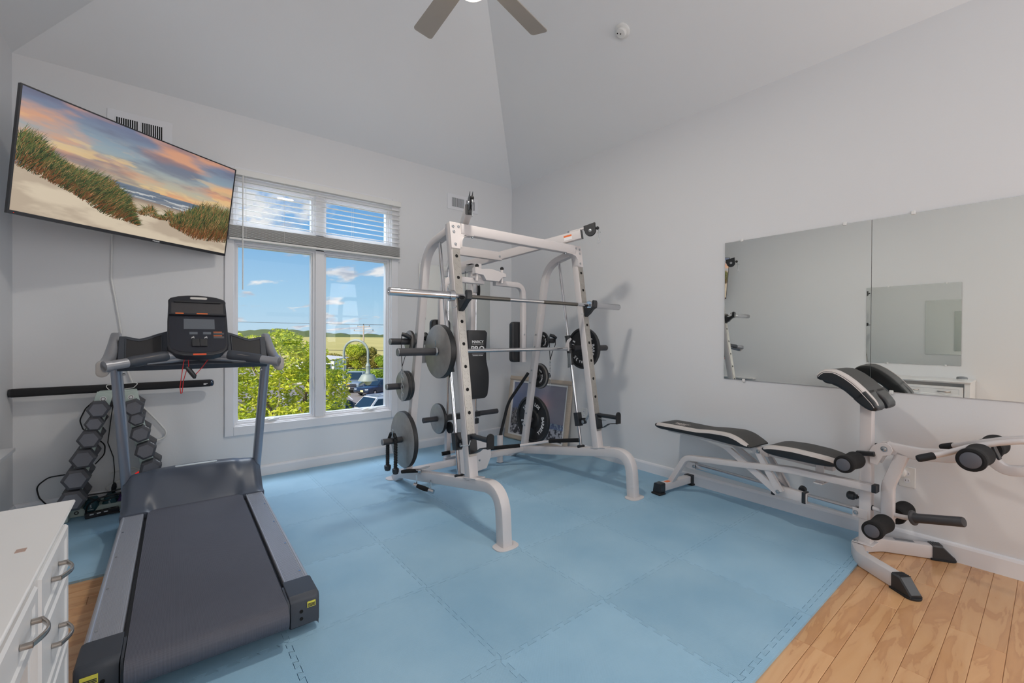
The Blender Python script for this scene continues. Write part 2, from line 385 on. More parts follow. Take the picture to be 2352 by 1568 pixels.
# ---- window
win = thing('window_1', 'large white casement window with narrow transom panes above', 'window', (1.16, YB, OZ0))
del win['category']; del win['label']; win['kind'] = 'structure'
mb = MB()
for x0, x1, z0, z1 in ((.405, .468, .375, 2.63), (1.852, 1.925, .375, 2.63), (.468, 1.852, .375, .452), (.468, 1.852, 2.545, 2.63)): mb.bb(x0, x1, YB-.02, YB+.002, z0, z1)
obj('casing', mb, TRIM, win, bevel=.004)
mb = MB()
for x0, x1, z0, z1 in ((OX0, .475, OZ0, OZ1), (1.84, OX1, OZ0, OZ1), (.475, 1.84, OZ0, .462), (.475, 1.84, 2.52, OZ1), (1.115, 1.19, .462, 2.52), (.475, 1.84, 2.005, 2.155)): mb.bb(x0, x1, YB-.004, YB+.12, z0, z1)
obj('window_frame', mb, TRIM, win, bevel=.003)
for (x0, x1, z0, z1) in ((.475, 1.115, .462, 2.005), (1.19, 1.84, .462, 2.005), (.475, 1.115, 2.155, 2.52), (1.19, 1.84, 2.155, 2.52)):
    mb = MB()
    for w0, w1, y0, y1 in ((0, .018, .018, .1), (.018, .03, .034, .09)):
        a, b, c, d = x0+w0, x1-w0, z0+w0, z1-w0; w = w1-w0
        for q in ((a, a+w, c, d), (b-w, b, c, d), (a+w, b-w, c, c+w), (a+w, b-w, d-w, d)): mb.bb(q[0], q[1], YB+y0, YB+y1, q[2], q[3])
    s = obj('sash', mb, TRIM, win, bevel=.002)
    obj('pane', MB().bb(x0+.029, x1-.029, YB+.060, YB+.064, z0+.029, z1-.029), GLASS, s, smooth=False)
for x, z in ((.73, .478), (1.62, .478)):
    mb = MB().lathe((x, YB+.016, z-.005), (0, -1, 0), [(.04, 0), (.038, .006), (.03, .014), (.01, .018)], 20)
    mb.v = [(x+(a-x)*1.7, b, z+(c-z)*.55) for a, b, c in mb.v]
    mb.tube([(x, YB-.004, z), (x+.04, YB-.012, z+.008), (x+.08, YB-.01, z+.012)], [.007, .006, .008], 8)
    obj('crank_handle', mb, WHITEP, win)
for x in (1.103, 1.205):
    obj('sash_lock', MB().tube([(x, YB+.02, .83), (x, YB+.01, .80), (x, YB-.005, .765), (x, YB-.008, .74)], [.006, .007, .006, .005], 8), WHITEP, win)

# ---- blind
bl = thing('window_blind', 'white slatted blind half raised over the upper window panes', 'blind', (1.17, YB-.05, 2.3))
obj('headrail', MB().bb(.425, 1.93, YB-.075, YB-.022, 2.548, 2.60), WHITEP, bl, bevel=.004)
sl0 = None
def slat(z, tilt=.12):
    global sl0
    if sl0 is None:
        mb = MB(); rows = []
        sec = [(-.025, -.0015), (-.012, .001), (0, .0018), (.012, .001), (.025, -.0015), (.025, -.004), (0, -.0008), (-.025, -.004)]
        mb.rings([[V(x, a, b) for a, b in sec] for x in (-.75, .75)])
        sl0 = obj('slat', mb, WHITEP, bl, local=True); o = sl0
    else:
        o = sl0.copy(); C.objects.link(o); o.parent = bl
    o.location = (0.008, .0, z-2.3); o.rotation_euler = (tilt, 0, 0)
for i in range(8): slat(2.508-i*.047)
for i in range(13): slat(2.132-i*.0075, 0)
obj('bottom_rail', MB().bb(.43, 1.93, YB-.073, YB-.025, 2.012, 2.03), WHITEP, bl, bevel=.003)
for x in (.55, .84, 1.44, 1.80):
    for y in (-.074, -.024): obj('ladder_cord', MB().cyl((x, YB+y, 2.55), (x, YB+y, 2.03), .0009, seg=5), WHITEP, bl)
obj('wand', MB().cyl((.525, YB-.085, 2.545), (.525, YB-.085, 1.60), .0045, seg=8), WHITEP, bl)

# ---- vents
def vent(name, x0, x1, z0, z1, lx0, lx1, label, n, dark):
    t = thing(name, label, 'vent', ((x0+x1)/2, YB, (z0+z1)/2))
    obj('flange', MB().bb(x0, x1, YB-.006, YB, z0, z1), TRIM, t, bevel=.003)
    for a, b in dark: obj('opening', MB().bb(a, b, YB-.0075, YB-.006, lx0, lx1), HOLE, t, smooth=False)
    for a, b in dark:
        k = max(3, int((b-a)/.0115)); 
        for i in range(k+1):
            x = a+(b-a)*i/k; obj('louvre', MB().bb(x-.0022, x+.0022, YB-.014, YB-.007, lx0, lx1), TRIM, t, smooth=False)
vent('air_vent', -.31, .065, 2.66, 2.865, 2.70, 2.815, 'white louvred air vent high above the television', 10, ((-.262, -.138), (-.118, .005)))
vent('air_vent', 2.515, 2.93, 2.665, 2.84, 2.70, 2.80, 'small white air vent near the corner above the weight machine', 8, ((2.575, 2.735), (2.76, 2.88)))

# ---- mirrors
def mirror(name, axis, fixed, a0, a1, z0, z1, label, clips, group=None):
    th = .006
    if axis == 'x': mb = MB().bb(min(fixed, fixed+th), max(fixed, fixed+th), a0, a1, z0, z1); loc = (fixed, (a0+a1)/2, z0)
    else: mb = MB().bb(a0, a1, fixed, fixed+th, z0, z1); loc = ((a0+a1)/2, fixed, z0)
    t = thing(name, label, 'mirror', loc, group=group)
    obj('mirror_glass', mb, MIRROR, t, smooth=False)
    for (a, z) in clips:
        c = V(fixed-.002 if fixed > 0 else fixed+.008, a, z) if axis == 'x' else V(a, fixed-.002, z)
        s = (.008, .02, .022) if axis == 'x' else (.02, .008, .022)
        obj('clip', MB().box(c, s), WHITEP, t, bevel=.003)
mirror('wall_mirror', 'x', XR-.007, .722, 1.628, .902, 1.962, 'frameless mirror on right wall, the pane nearer the corner', [(1.50, 1.964), (.86, 1.964), (1.48, .90), (.60+.15, .90)])
mirror('wall_mirror', 'x', XR-.007, -.19, .7195, .902, 1.962, 'frameless mirror on right wall, the pane cut by the photo edge', [(.53, 1.964), (.62, .90), (-.1, 1.964)])
mirror('wall_mirror', 'x', XL+.001, .725, 1.65, .885, 1.915, 'frameless mirror over the white desk, seen reflected in other mirror', [(1.42, 1.917), (.86, 1.917), (1.42, .883), (.86, .883)])
mirror('wall_mirror', 'y', YB-.007, 2.17, 3.113, .93, 2.004, 'frameless mirror on window wall behind the weight machine', [(2.42, 2.006), (2.9, 2.006), (2.42, .928), (2.9, .928)])

# ---- outlets
def outlet(y, z, s, label):
    t = thing('wall_outlet', label, 'outlet', (XR, y, z))
    obj('plate', MB().bb(XR-.006, XR, y-.035*s, y+.035*s, z-.057*s, z+.057*s), WHITEP, t, bevel=.002)
    for dz in (-.02, .02): obj('socket', MB().cyl((XR-.008, y, z+dz*s), (XR-.005, y, z+dz*s), .014*s, seg=16), TRIM, t)
    mb = MB()
    for dz in (-.02, .02):
        for dy in (-.006, .006): mb.bb(XR-.0086, XR-.008, y+dy-.001, y+dy+.001, z+dz-.004, z+dz+.004)
    obj('slot', mb, HOLE, t, smooth=False, kind='stuff')
outlet(3.08, .418, 1, 'white wall outlet low behind the right side of weight machine')
outlet(.545, .405, 1.05, 'white wall outlet behind the leg developer of the bench')
t = thing('plug_in_freshener', 'round white plug in device on the outlet behind the bench', 'plug', (XR-.03, .575, .44))
obj('body', MB().lathe((XR-.0075, .575, .43), (-1, 0, 0), [(.03, 0), (.032, .012), (.026, .03), (.012, .036)], 20), WHITEP, t)

# ---- ceiling fan and smoke detector
FANM = mat('taupe_fan_blade', (176, 168, 158), .45, .1, noise=.12, nscale=6); FANH = mat('brushed_nickel', (170, 168, 165), .3, .9, noise=.08)
FX, FY, FZ = 1.34, 2.037, 3.28
fan = thing('ceiling_fan', 'taupe bladed ceiling fan with light kit under the vaulted ceiling', 'fan', (FX, FY, FZ))
obj('downrod', MB().cyl((FX, FY, FZ+.08), (FX, FY, ZR-.04), .012), FANH, fan)
obj('canopy', MB().lathe((FX, FY, ZR-.10), (0, 0, 1), [(.02, 0), (.06, .02), (.075, .08)], 24), FANH, fan)
obj('motor', MB().lathe((FX, FY, FZ-.05), (0, 0, 1), [(.06, -.01), (.095, 0), (.11, .04), (.105, .09), (.05, .13), (.014, .15)], 32), FANH, fan)
LAMPM = mat('lamp_glass', (250, 244, 232), .4, emit=(255, 236, 208), estr=4.0)
obj('light_globe', MB().lathe((FX, FY, FZ-.165), (0, 0, 1), [(.02, 0), (.07, .012), (.105, .045), (.11, .085), (.10, .10)], 32), LAMPM, fan)
for k in range(5):
    a = R(86.4+72*k); ex = V(math.cos(a), math.sin(a), 0); ey = V(-math.sin(a), math.cos(a), 0); ey2 = (ey*math.cos(R(11))+V(0, 0, 1)*math.sin(R(11)))
    pl = [(.13, -.055)]+arc(.66, -.045, .022, -90, 0, 4)+arc(.66, .045, .022, 0, 90, 4)+[(.13, .055)]
    nz = ex.cross(ey2)
    obj('blade', MB().prism(pl, V(FX, FY, FZ)-nz*.003, ex, ey2, nz, .006), FANM, fan, bevel=.001)
    obj('blade_iron', MB().prism([(.09, -.02), (.18, -.03), (.18, .03), (.09, .02)], V(FX, FY, FZ+.006), ex, ey2, nz, .004), FANH, fan)
light('fan_lamp', 'AREA', (FX, FY, FZ-.18), 26, (1, .93, .83), (0, 0, -1), shape='DISK', size=.2)
# smoke detector on the right slope
sx_ = 2.5395; nS = V(-SL, 0, -1).normalized()
sd = thing('smoke_detector', 'small round white smoke detector on the sloped ceiling', 'detector', (2.745, 2.092, H+(XR-2.745)*SL))
o_ = V(2.745, 2.092, H+(XR-2.745)*SL)
obj('base', MB().lathe(o_, nS, [(.058, 0), (.058, .008), (.05, .014), (.044, .016)], 32), WHITEP, sd)
obj('cap', MB().lathe(o_+nS*.016, nS, [(.040, 0), (.040, .014), (.032, .022), (.01, .024)], 32), WHITEP, sd)
mb = MB()
for dx, dy in ((0, 0), (.012, -.012), (-.022, .012)): mb.sphere(o_+nS*.04+V(dx, dy, -dx*SL*0), .005, 8)
obj('sensor_hole', mb, HOLE, sd)

# ================================================================== FOAM MAT
mat_root = thing('foam_floor_mat', 'light blue interlocking foam floor mat covering the gym floor', 'mat', (1.3, 2.4, 0))
GX = [-.765, -.215, .393, 1.006, 1.611, 2.237, 2.848, 3.434]; GY = [.701, 1.31, 1.913, 2.501, 3.083, 3.695, 4.302]
def tooth_line(L, n=9, d=.0095):
    hp = L/(2*n); w = hp*.16; out = []
    for i in range(2*n):
        s = d if i % 2 == 0 else -d; a, b = i*hp-w, (i+1)*hp+w
        if i == 0: a = hp*.35
        if i == 2*n-1: b = L-hp*.35
        out += [(a, s), (b, s)]
    return out
def tile(i, j, drop=None):
    x0, x1, y0, y1 = GX[i], GX[i+1], GY[j], GY[j+1]; cx, cy = (x0+x1)/2, (y0+y1)/2
    have = lambda a, b: 0 <= a < 7 and 0 <= b < 6 and not (a == 0 and b < 4)
    P = []
    for (p, q, nb, flip) in (((x0, y0), (x1, y0), have(i, j-1) or (j == 0 or (i == 0)), 0), ((x1, y0), (x1, y1), have(i+1, j), 0), ((x1, y1), (x0, y1), have(i, j+1), 1), ((x0, y1), (x0, y0), have(i-1, j), 1)):
        p, q = Vector(p), Vector(q); d = q-p; L = d.length; d /= L; nr = Vector((d.y, -d.x)); P.append(p)
        if nb:
            tl = tooth_line(L)
            if flip: tl = [(L-a, -s) for a, s in tl[::-1]]
            if drop and flip == 0 and p.x == x1: tl = [(a, (-.0095 if drop[0] < a < drop[1] else s)) for a, s in tl]
            # shared seams use the same curve from both sides
            P += [p+d*a+nr*s for a, s in tl]
    gap = .0011 if not drop else .0032
    kx, ky = 1-gap/(x1-x0), 1-gap/(y1-y0)
    P = [((q.x-cx)*kx, (q.y-cy)*ky) for q in P]
    mb = MB(); mb.prism(P, (cx, cy, -.012), (1, 0, 0), (0, 1, 0), (0, 0, 1), .012)
    return obj('tile', mb, FOAMT, mat_root, smooth=False)
for i in range(7):
    for j in range(6):
        if i == 0 and j < 4: continue
        tile(i, j, drop=(.44, .49) if (i == 1 and j == 1) else None)
# straight border strips along the open front edges
for (xa, xb, yy, w) in [(GX[k], GX[k+1], .701, .034) for k in range(1, 7)]+[(GX[0], GX[1], 3.083, .04)]:
    L = xb-xa; tl = tooth_line(L); P = [(a, s*-1) for a, s in tl]; P = [(.0006, 0)]+P+[(L-.0006, 0), (L-.0006, -w), (.0006, -w)]
    obj('border_strip', MB().prism(P, (xa, yy-.0009, -.012), (1, 0, 0), (0, 1, 0), (0, 0, 1), .012), FOAMT, mat_root, smooth=False)

# ================================================================== DESK
dk = thing('desk', 'white laminate desk with satin pull handles, lower left', 'desk', (-.49, 1.22, -.012))
DX, DY0, DY1, DZ = -.215, .60, 1.845, .73
prof = [(-.55, 0), (.010, 0), (.012, -.006), (.004, -.016), (-.002, -.024), (-.55, -.024)]
obj('desktop', MB().prism([(x+DX, z+DZ) for x, z in prof], (0, DY0-.006, 0), (1, 0, 0), (0, 0, 1), (0, 1, 0), DY1-DY0+.012), SKINW, dk, bevel=.002)
mb = MB(); mb.bb(XL+.01, DX-.02, 1.44, 1.457, -.012, DZ-.024); mb.bb(XL+.01, DX-.02, DY1-.018, DY1, -.012, DZ-.024); mb.bb(XL+.01, XL+.025, 1.457, DY1-.018, .05, DZ-.024)
mb.bb(DX-.035, DX-.02, 1.457, DY1-.018, -.012, DZ-.024)
obj('pedestal', mb, SKINW, dk, smooth=False)
obj('end_panel', MB().bb(XL+.01, DX-.012, DY0, DY0+.045, -.012, DZ-.024), SKINW, dk, smooth=False)
obj('back_panel', MB().bb(XL+.02, XL+.03, DY0+.045, 1.44, .30, DZ-.024), SKINW, dk, smooth=False)
def pull(y, z, x, par, L=.10):
    mb = MB(); 
    for s in (-1, 1): mb.cyl((x, y+s*L/2, z), (x+.018, y+s*L/2, z), .0065, seg=12)
    pts = [V(x+.016+.016*math.sin(math.pi*k/12), y-L/2+L*k/12, z) for k in range(13)]
    mb.sweep(pts, rsec(.012, .006, .0025), (0, 0, 1)); obj('handle', mb, SATIN, par)
def drawer(y0, y1, z0, z1, hy):
    mb = MB(); x = DX-.02
    mb.bb(x, x+.012, y0, y1, z0, z1)
    pr = [(y0, z0, y1, z1, 0), (y0+.004, z0+.004, y1-.004, z1-.004, .006), (y0+.03, z0+.026, y1-.03, z1-.026, .006), (y0+.036, z0+.032, y1-.036, z1-.032, .002)]
    mb.rings([[V(x+.012+h, a, b), V(x+.012+h, c, b), V(x+.012+h, c, d), V(x+.012+h, a, d)] for a, b, c, d, h in pr])
    o = obj('drawer', mb, SKINW, dk, smooth=False)
    for h in hy: pull(h, (z0+z1)/2, x+.015, o)
drawer(1.462, 1.838, .535, .664, (1.655,)); drawer(1.462, 1.838, .335, .522, (1.655,)); drawer(1.462, 1.838, .07, .322, (1.655,))
drawer(.655, 1.43, .545, .664, (.81, 1.08, 1.335))
obj('sticker', MB().bb(-.262, -.245, 1.478, 1.50, DZ, DZ+.0006), mat('tan_sticker', (176, 150, 138), .6), dk, smooth=False)
sp = thing('smart_speaker', 'small grey round speaker on the desk end, seen in the mirror', 'speaker', (-.50, .69, DZ))
obj('fabric_top', MB().lathe((-.50, .69, DZ+.012), (0, 0, 1), [(.047, 0), (.049, .01), (.044, .024), (.02, .03)], 28), mat('grey_fabric', (140, 144, 148), .9, noise=.2, nscale=90), sp)
obj('base', MB().lathe((-.50, .69, DZ), (0, 0, 1), [(.04, 0), (.046, .004), (.047, .012)], 28), WHITEP, sp)
sh = thing('low_shelf', 'white shelf corner at left wall behind the desk', 'shelf', (-.72, 3.6, .5))
obj('board', MB().bb(XL, -.675, 3.1, 3.845, .532, .552), SKINW, sh, bevel=.002)
obj('bracket', MB().prism([(0, 0), (.07, 0), (0, -.07)], (XL, 3.45, .532), (1, 0, 0), (0, 0, 1), (0, 1, 0), .02), SKINW, sh)

# ================================================================== SMITH MACHINE
sm = thing('smith_machine', 'white steel smith machine and cable cage standing on the blue mat', 'gym machine', (2.19, 2.7, 0))
XA, XB, XC, WT = 1.565, 2.81, 2.1875, .07
UPB, UPT = V(0, 2.357, .30), V(0, 2.628, 2.0)      # upright centre line
lean = (UPT-UPB).normalized(); fn_ = V(0, -lean.z, lean.y)   # lean axis and outward front normal
def yf(z): return 2.357+.15941*(z-.30)-.0319               # front face of an upright at height z
def atX(p, x): return V(x, p[1], p[2])
for X in (XA, XB):
    P = fillet([(X, 2.012, .004), (X, 2.035, .335), (X, 3.40, .082), (X, 3.53, .004)], [0, .2, .06, 0], 12)
    base = obj('base_tube', MB().sweep(P, rsec(WT, .072, .01), (1, 0, 0)), FRAMEW, sm)
    for (py, ) in ((2.0,), (3.55,)):
        pl = [(x*.078, y*.056) for x, y in [(math.copysign(abs(math.cos(a))**.7, math.cos(a)), math.copysign(abs(math.sin(a))**.7, math.sin(a))) for a in [k*2*math.pi/28 for k in range(28)]]]
        obj('foot_plate', MB().prism(pl, (X, py, 0), (1, 0, 0), (0, 1, 0), (0, 0, 1), .006), FRAMEW, sm, bevel=.001)
    obj('upright', MB().sweep([atX(UPB, X), atX(UPT, X)], rsec(WT, .062, .008), (1, 0, 0)), FRAMEW, sm)
    obj('upright_flange', MB().box((X, 2.335, .318), (.078, .15, .006), Matrix.Rotation(R(-10), 3, 'X')), FRAMEW, sm, bevel=.002)
    P = fillet([(X, 3.30, .12), (X, 2.985, 1.885), (X, 2.655, 1.955)], .26, 14)
    rear = obj('rear_upright', MB().sweep(P, rsec(WT-.012, .056, .008), (1, 0, 0)), FRAMEW, sm)
    s = -1 if X == XA else 1
    for z in (1.24, 1.12, .895, .775, .47, .35):
        y = 3.30-(z-.12)*.1785; mb = MB(); bolt(mb, (X-.029, y, z), (-1, 0, 0), .007, .005); obj('bolt', mb, STEEL, rear)
    # perforated tread plate
    z0, z1 = .45, 1.82; c0 = V(X, yf(z0), z0)+fn_*.0005
    mb = MB(); mb.prism([(-.029, 0), (.029, 0), (.029, (z1-z0)/lean.z), (-.029, (z1-z0)/lean.z)], c0, (1, 0, 0), lean, fn_, .0025)
    tp = obj('tread_plate', mb, TREAD, sm, bevel=.0008)
    mb = MB()
    k = 0; zz = z0+.02
    while zz < z1-.02:
        for dx in (-.014, .014):
            a = R(45 if (k+(dx > 0)) % 2 else -45); e1 = V(1, 0, 0)*math.cos(a)+lean*math.sin(a); e2 = V(1, 0, 0)*-math.sin(a)+lean*math.cos(a)
            o = V(X+dx, yf(zz), zz)+fn_*.003
            mb.prism([(-.009, 0), (0, -.0015), (.009, 0), (0, .0015)], o, e1, e2, fn_, .001)
        zz += .024; k += 1
    obj('tread_bump', mb, TREAD, tp, smooth=False, kind='stuff')
    for k in range(8):
        z = 1.770-.1492*k
        mb = MB(); mb.cyl(V(X, yf(z), z)+fn_*.0028, V(X, yf(z), z)+fn_*.0036, .0115, seg=20); obj('adjustment_hole', mb, HOLE, tp, smooth=False)
    # corner bracket on top
    q = 1 if X == XA else -1
    pl = [(-.036, -.18), (.036, -.18), (.038, -.155), (.046, -.115), (.062, -.09), (.085, -.075), (.15, -.07), (.15, .005), (-.036, .008)]
    pl = [(x*q, y) for x, y in pl]
    mb = MB(); mb.prism(pl, V(X, yf(2.0), 2.0), (1, 0, 0), lean, fn_, .005)
    br = obj('corner_bracket', mb, FRAMEW, sm, bevel=.002)
    for bx, bz in ((-.012, -.025), (.032, -.02), (-.008, -.062), (-.002, -.15), (.115, -.03)):
        mb = MB(); bolt(mb, V(X+bx*q, yf(2.0), 2.0)+lean*bz+fn_*.005, fn_, .0075, .005); obj('bolt', mb, STEEL, br)
    # curved gusset under the crossbar
    pts = [(X+x*q, 2.60+y, z) for x, y, z in ((.036, -.028, 1.83), (.042, -.02, 1.88), (.062, -.012, 1.91), (.1, -.005, 1.925), (.15, 0, 1.93))]
    obj('gusset', MB().sweep(pts, rsec(.056, .005, .002), (0, 1, 0)), FRAMEW, sm)
    # guide rod, bearing sleeve, stop block, rubber bumper
    ry = lambda z, d=(.0 if X == XA else .036): 2.513+d+.174*(z-.305)
    obj('guide_rod', MB().cyl((X, ry(.27), .27), (X, ry(1.925), 1.925), .0135, seg=18), CHROME, sm)
    obj('rubber_bumper', MB().lathe((X, ry(.272), .262), (0, .174, 1), [(.031, 0), (.033, .004), (.033, .026), (.029, .030)], 22), RUBBER, sm)
    ax = V(0, .174, 1).normalized()
    obj('bearing_sleeve', MB().lathe((X, ry(.975), .975), ax, [(.027, 0), (.029, .004), (.026, .008), (.026, .245), (.029, .249), (.029, .258), (.02, .26)], 22), BLACKP, sm)
    rot = Matrix.Rotation(-math.atan(.174), 3, 'X')
    blk = obj('stop_block', MB().box((X, ry(.51)-.004, .51), (.05, .05, .115), rot), BLACKP, sm, bevel=.003)
    mb = MB(); mb.box((X+.018, ry(.51)-.05, .505), (.006, .05, .04), rot); mb.cyl((X-.0, ry(.505)-.055, .495), (X+.03, ry(.505)-.055, .495), .021, seg=20)
    obj('stop_lug', mb, BLACKP, blk)
    mb = MB(); bolt(mb, (X-.001, ry(.505)-.055, .495), (-1, 0, 0), .012, .006); obj('bolt', mb, STEEL, blk)
    hp = [(2.50, .50), (2.465, .56), (2.45, .66), (2.462, .66), (2.478, .565), (2.52, .508)]
    obj('catch_arm', MB().prism([(y, z) for y, z in hp], (X+.012, 0, 0), (0, 1, 0), (0, 0, 1), (1, 0, 0), .006), STEEL, sm)
# top front crossbar, rear top crossbar
obj('front_crossbar', MB().sweep([(XA+.05, 2.607, 1.968), (XB-.05, 2.607, 1.968)], rsec(.06, .074, .008), (0, 1, 0)), FRAMEW, sm)
for x in (1.72, 2.66):
    mb = MB(); bolt(mb, (x, 2.60, 1.931), (0, 0, -1), .008, .01); obj('bolt', mb, STEEL, sm)
bd = {}
for q, tag_ in ((-1, 'L'), (1, 'R')):
    e = V(XC+q*.563, 2.50, 2.082); d = V(-q*.415, .91, -.157).normalized(); bd[q] = (e, d)
    boom = obj('pulley_boom', MB().sweep([e, e+d*1.30], rsec(.048, .074, .006), d.cross(V(0, 0, 1)).normalized()), FRAMEW, sm)
    sd_ = d.cross(V(0, 0, 1)).normalized(); upv = sd_.cross(d).normalized()
    obj('end_cap', MB().sweep([e-d*.004, e], rsec(.049, .075, .006), sd_), BLACKP, boom)
    # swivel tube on top and pulley block
    tp0 = e+upv*.044+d*.10
    obj('swivel_pin', MB().cyl(tp0, tp0-d*.135, .010, seg=12), FRAMEW, boom)
    mb = MB(); mb.box(e+upv*.046+d*.105, (.02, .02, .016)); obj('nut', mb, STEEL, boom)
    c = e-d*.078+upv*.012; mb = MB()
    for s in (-1, 1):
        pl = arc(0, 0, .046, 180, 360, 14)+[(.046, .02), (.046, .035), (.05, .058), (.03, .056), (-.05, .05), (-.052, .015)]
        mb.prism([(-x, y) for x, y in pl], c+sd_*(s*.009-.0015), d, upv, sd_, .003)
    pb = obj('pulley_housing', mb, BLACKP, sm, bevel=.001)
    obj('pulley_wheel', MB().lathe(c-sd_*.007, sd_, [(.01, 0), (.041, 0), (.036, .007), (.041, .014), (.01, .014)], 28), RUBBER, pb)
    mb = MB(); 
    for s in (-1, 1): bolt(mb, c+sd_*.0105*s, sd_*s, .010, .005)
    obj('pulley_bolt', mb, STEEL, pb, kind='stuff')
    bl_ = c-d*.062+upv*.006
    obj('ball_stop', MB().sphere(bl_, .0145, 14), RUBBER, pb)
    mb = MB(); mb.tube([bl_, bl_+V(0, 0, -.018)-d*.008, bl_+V(0, 0, -.03)-d*.012], .003, 8)
    h = bl_-d*.014; mb.tube([h+V(0, 0, -.03), h+V(0, 0, -.075)], .0035, 8)
    for s in (-1, 1): mb.sphere(h+V(0, 0, -.04)+d*.011*s, .005, 8)
    mb.tube([h+d*x+V(0, 0, z) for x, z in ((.004, -.078), (.013, -.118), (.010, -.126), (-.010, -.126), (-.013, -.118), (-.004, -.078))], .0019, 7, closed=True)
    obj('cable_clip', mb, STEEL, pb)
    # orange and white warning label on the boom side facing -X/-Y
    if q == 1:
        n = -sd_ if (-sd_).x < 0 else sd_
        o = e+n*.0243+d*.10
        obj('warning_label', MB().prism([(-.05, -.022), (.02, -.022), (.02, .018), (-.05, .018)], o, -d, upv, n, .0006), LETTER, boom, smooth=False)
        obj('label_band', MB().prism([(-.05, .003), (.02, .003), (.02, .018), (-.05, .018)], o+n*.0006, -d, upv, n, .0004), ORANGE, boom, smooth=False)
t0 = .78; pL = bd[-1][0]+bd[-1][1]*t0; pR = bd[1][0]+bd[1][1]*t0
obj('rear_crossbar', MB().sweep([(pL.x, pL.y, 1.953), (pR.x, pR.y, 1.953)], rsec(.05, .076, .006), (0, 1, 0)), FRAMEW, sm)
mb = MB(); bolt(mb, (pR.x-.03, pR.y-.025, 1.95), (0, -1, 0), .008, .005); obj('bolt', mb, STEEL, sm)
# bottom rear crossbar
obj('lower_crossbar', MB().sweep([(XA+.03, 3.30, .115), (XB-.03, 3.30, .115)], rsec(.055, .05, .006), (0, 1, 0)), FRAMEW, sm)
# tower
obj('tower_post', MB().sweep([(2.200, 3.33, .06), (2.200, 3.33, 1.85)], rsec(.05, .056, .006), (1, 0, 0)), FRAMEW, sm)
obj('tower_top', MB().sweep([(2.19, 3.20, 1.835), (2.19, 3.78, 1.835)], rsec(.052, .06, .006), (1, 0, 0)), FRAMEW, sm)
obj('tower_top_cap', MB().bb(2.165, 2.228, 3.29, 3.37, 1.87, 1.874), BLACKP, sm)
for x in (2.036, 2.34):
    obj('carriage_rod', MB().cyl((x, 3.47, .10), (x, 3.47, 1.83), .010, seg=12), CHROME, sm)
    obj('carriage_foot', MB().sweep([(x, 3.47, .09), (x, 3.47, .385)], rsec(.042, .042, .004), (1, 0, 0)), FRAMEW, sm)
    obj('guide_block', MB().box((x, 3.47, .415), (.05, .05, .05)), BLACKP, sm, bevel=.003)
obj('carriage', MB().bb(2.0, 2.38, 3.44, 3.50, .455, .505), BLACKP, sm, bevel=.004)
obj('carriage_base', MB().bb(2.0, 2.38, 3.445, 3.495, .075, .12), FRAMEW, sm, bevel=.004)
for a, b in ((2.0, 1.79), (2.38, 2.60)): obj('carriage_peg', MB().cyl((a, 3.47, .48), (b, 3.47, .48), .024), PEG, sm)
obj('low_pulley', MB().lathe((1.985, 3.36, .41), (1, 0, 0), [(.012, 0), (.05, 0), (.044, .009), (.05, .018), (.012, .018)], 28), RUBBER, sm)
obj('cable_wheel', MB().lathe((2.13, 3.14, 1.615), (.9, -.45, 0), [(.012, 0), (.052, 0), (.046, .01), (.052, .02), (.012, .02)], 28), RUBBER, sm)
obj('wheel_bracket', MB().bb(2.105, 2.125, 3.12, 3.17, 1.60, 1.70), FRAMEW, sm, bevel=.004)
obj('pull_cable', MB().tube([(2.11, 3.30, 1.80), (2.10, 3.30, .42)], .0025, 6), BLACKP, sm)
# foot plate of the low row
obj('low_row_foot_plate', MB().prism([(2.0, .10), (2.03, .022), (2.19, .018), (2.295, .03), (2.345, .135), (2.325, .30), (2.0, .305)], (0, 3.215, 0), (1, 0, 0), (0, 0, 1), (0, 1, 0), .004), FRAMEW, sm, bevel=.001)
mb = MB(); bolt(mb, (2.215, 3.215, .115), (0, -1, 0), .007, .004); obj('bolt', mb, STEEL, sm)
# bar holder tube
obj('bar_holder', MB().lathe((2.558, 3.365, .006), (0, 0, 1), [(.033, 0), (.033, .004), (.0295, .006), (.0295, .262), (.0265, .262), (.0265, .2)], 24), FRAMEW, sm)
# plate pegs
pegs = {}
for q, X in ((-1, XA), (1, XB)):
    for k, (z, L) in enumerate(((1.18, .235), (.835, .235), (.40, .235))):
        y = 3.30-(z-.12)*.1785; a = X+q*.029; b = X+q*(L if q < 0 else L-.02); pegs[q, k] = (y, z)
        o = obj('plate_peg', MB().cyl((a, y, z), (b, y, z), .0245), PEG, sm)
        obj('peg_cap', MB().lathe((b, y, z), (q, 0, 0), [(.0245, 0), (.0235, .003), (.012, .0035)], 20), PEGEND if q < 0 else PEG, o)
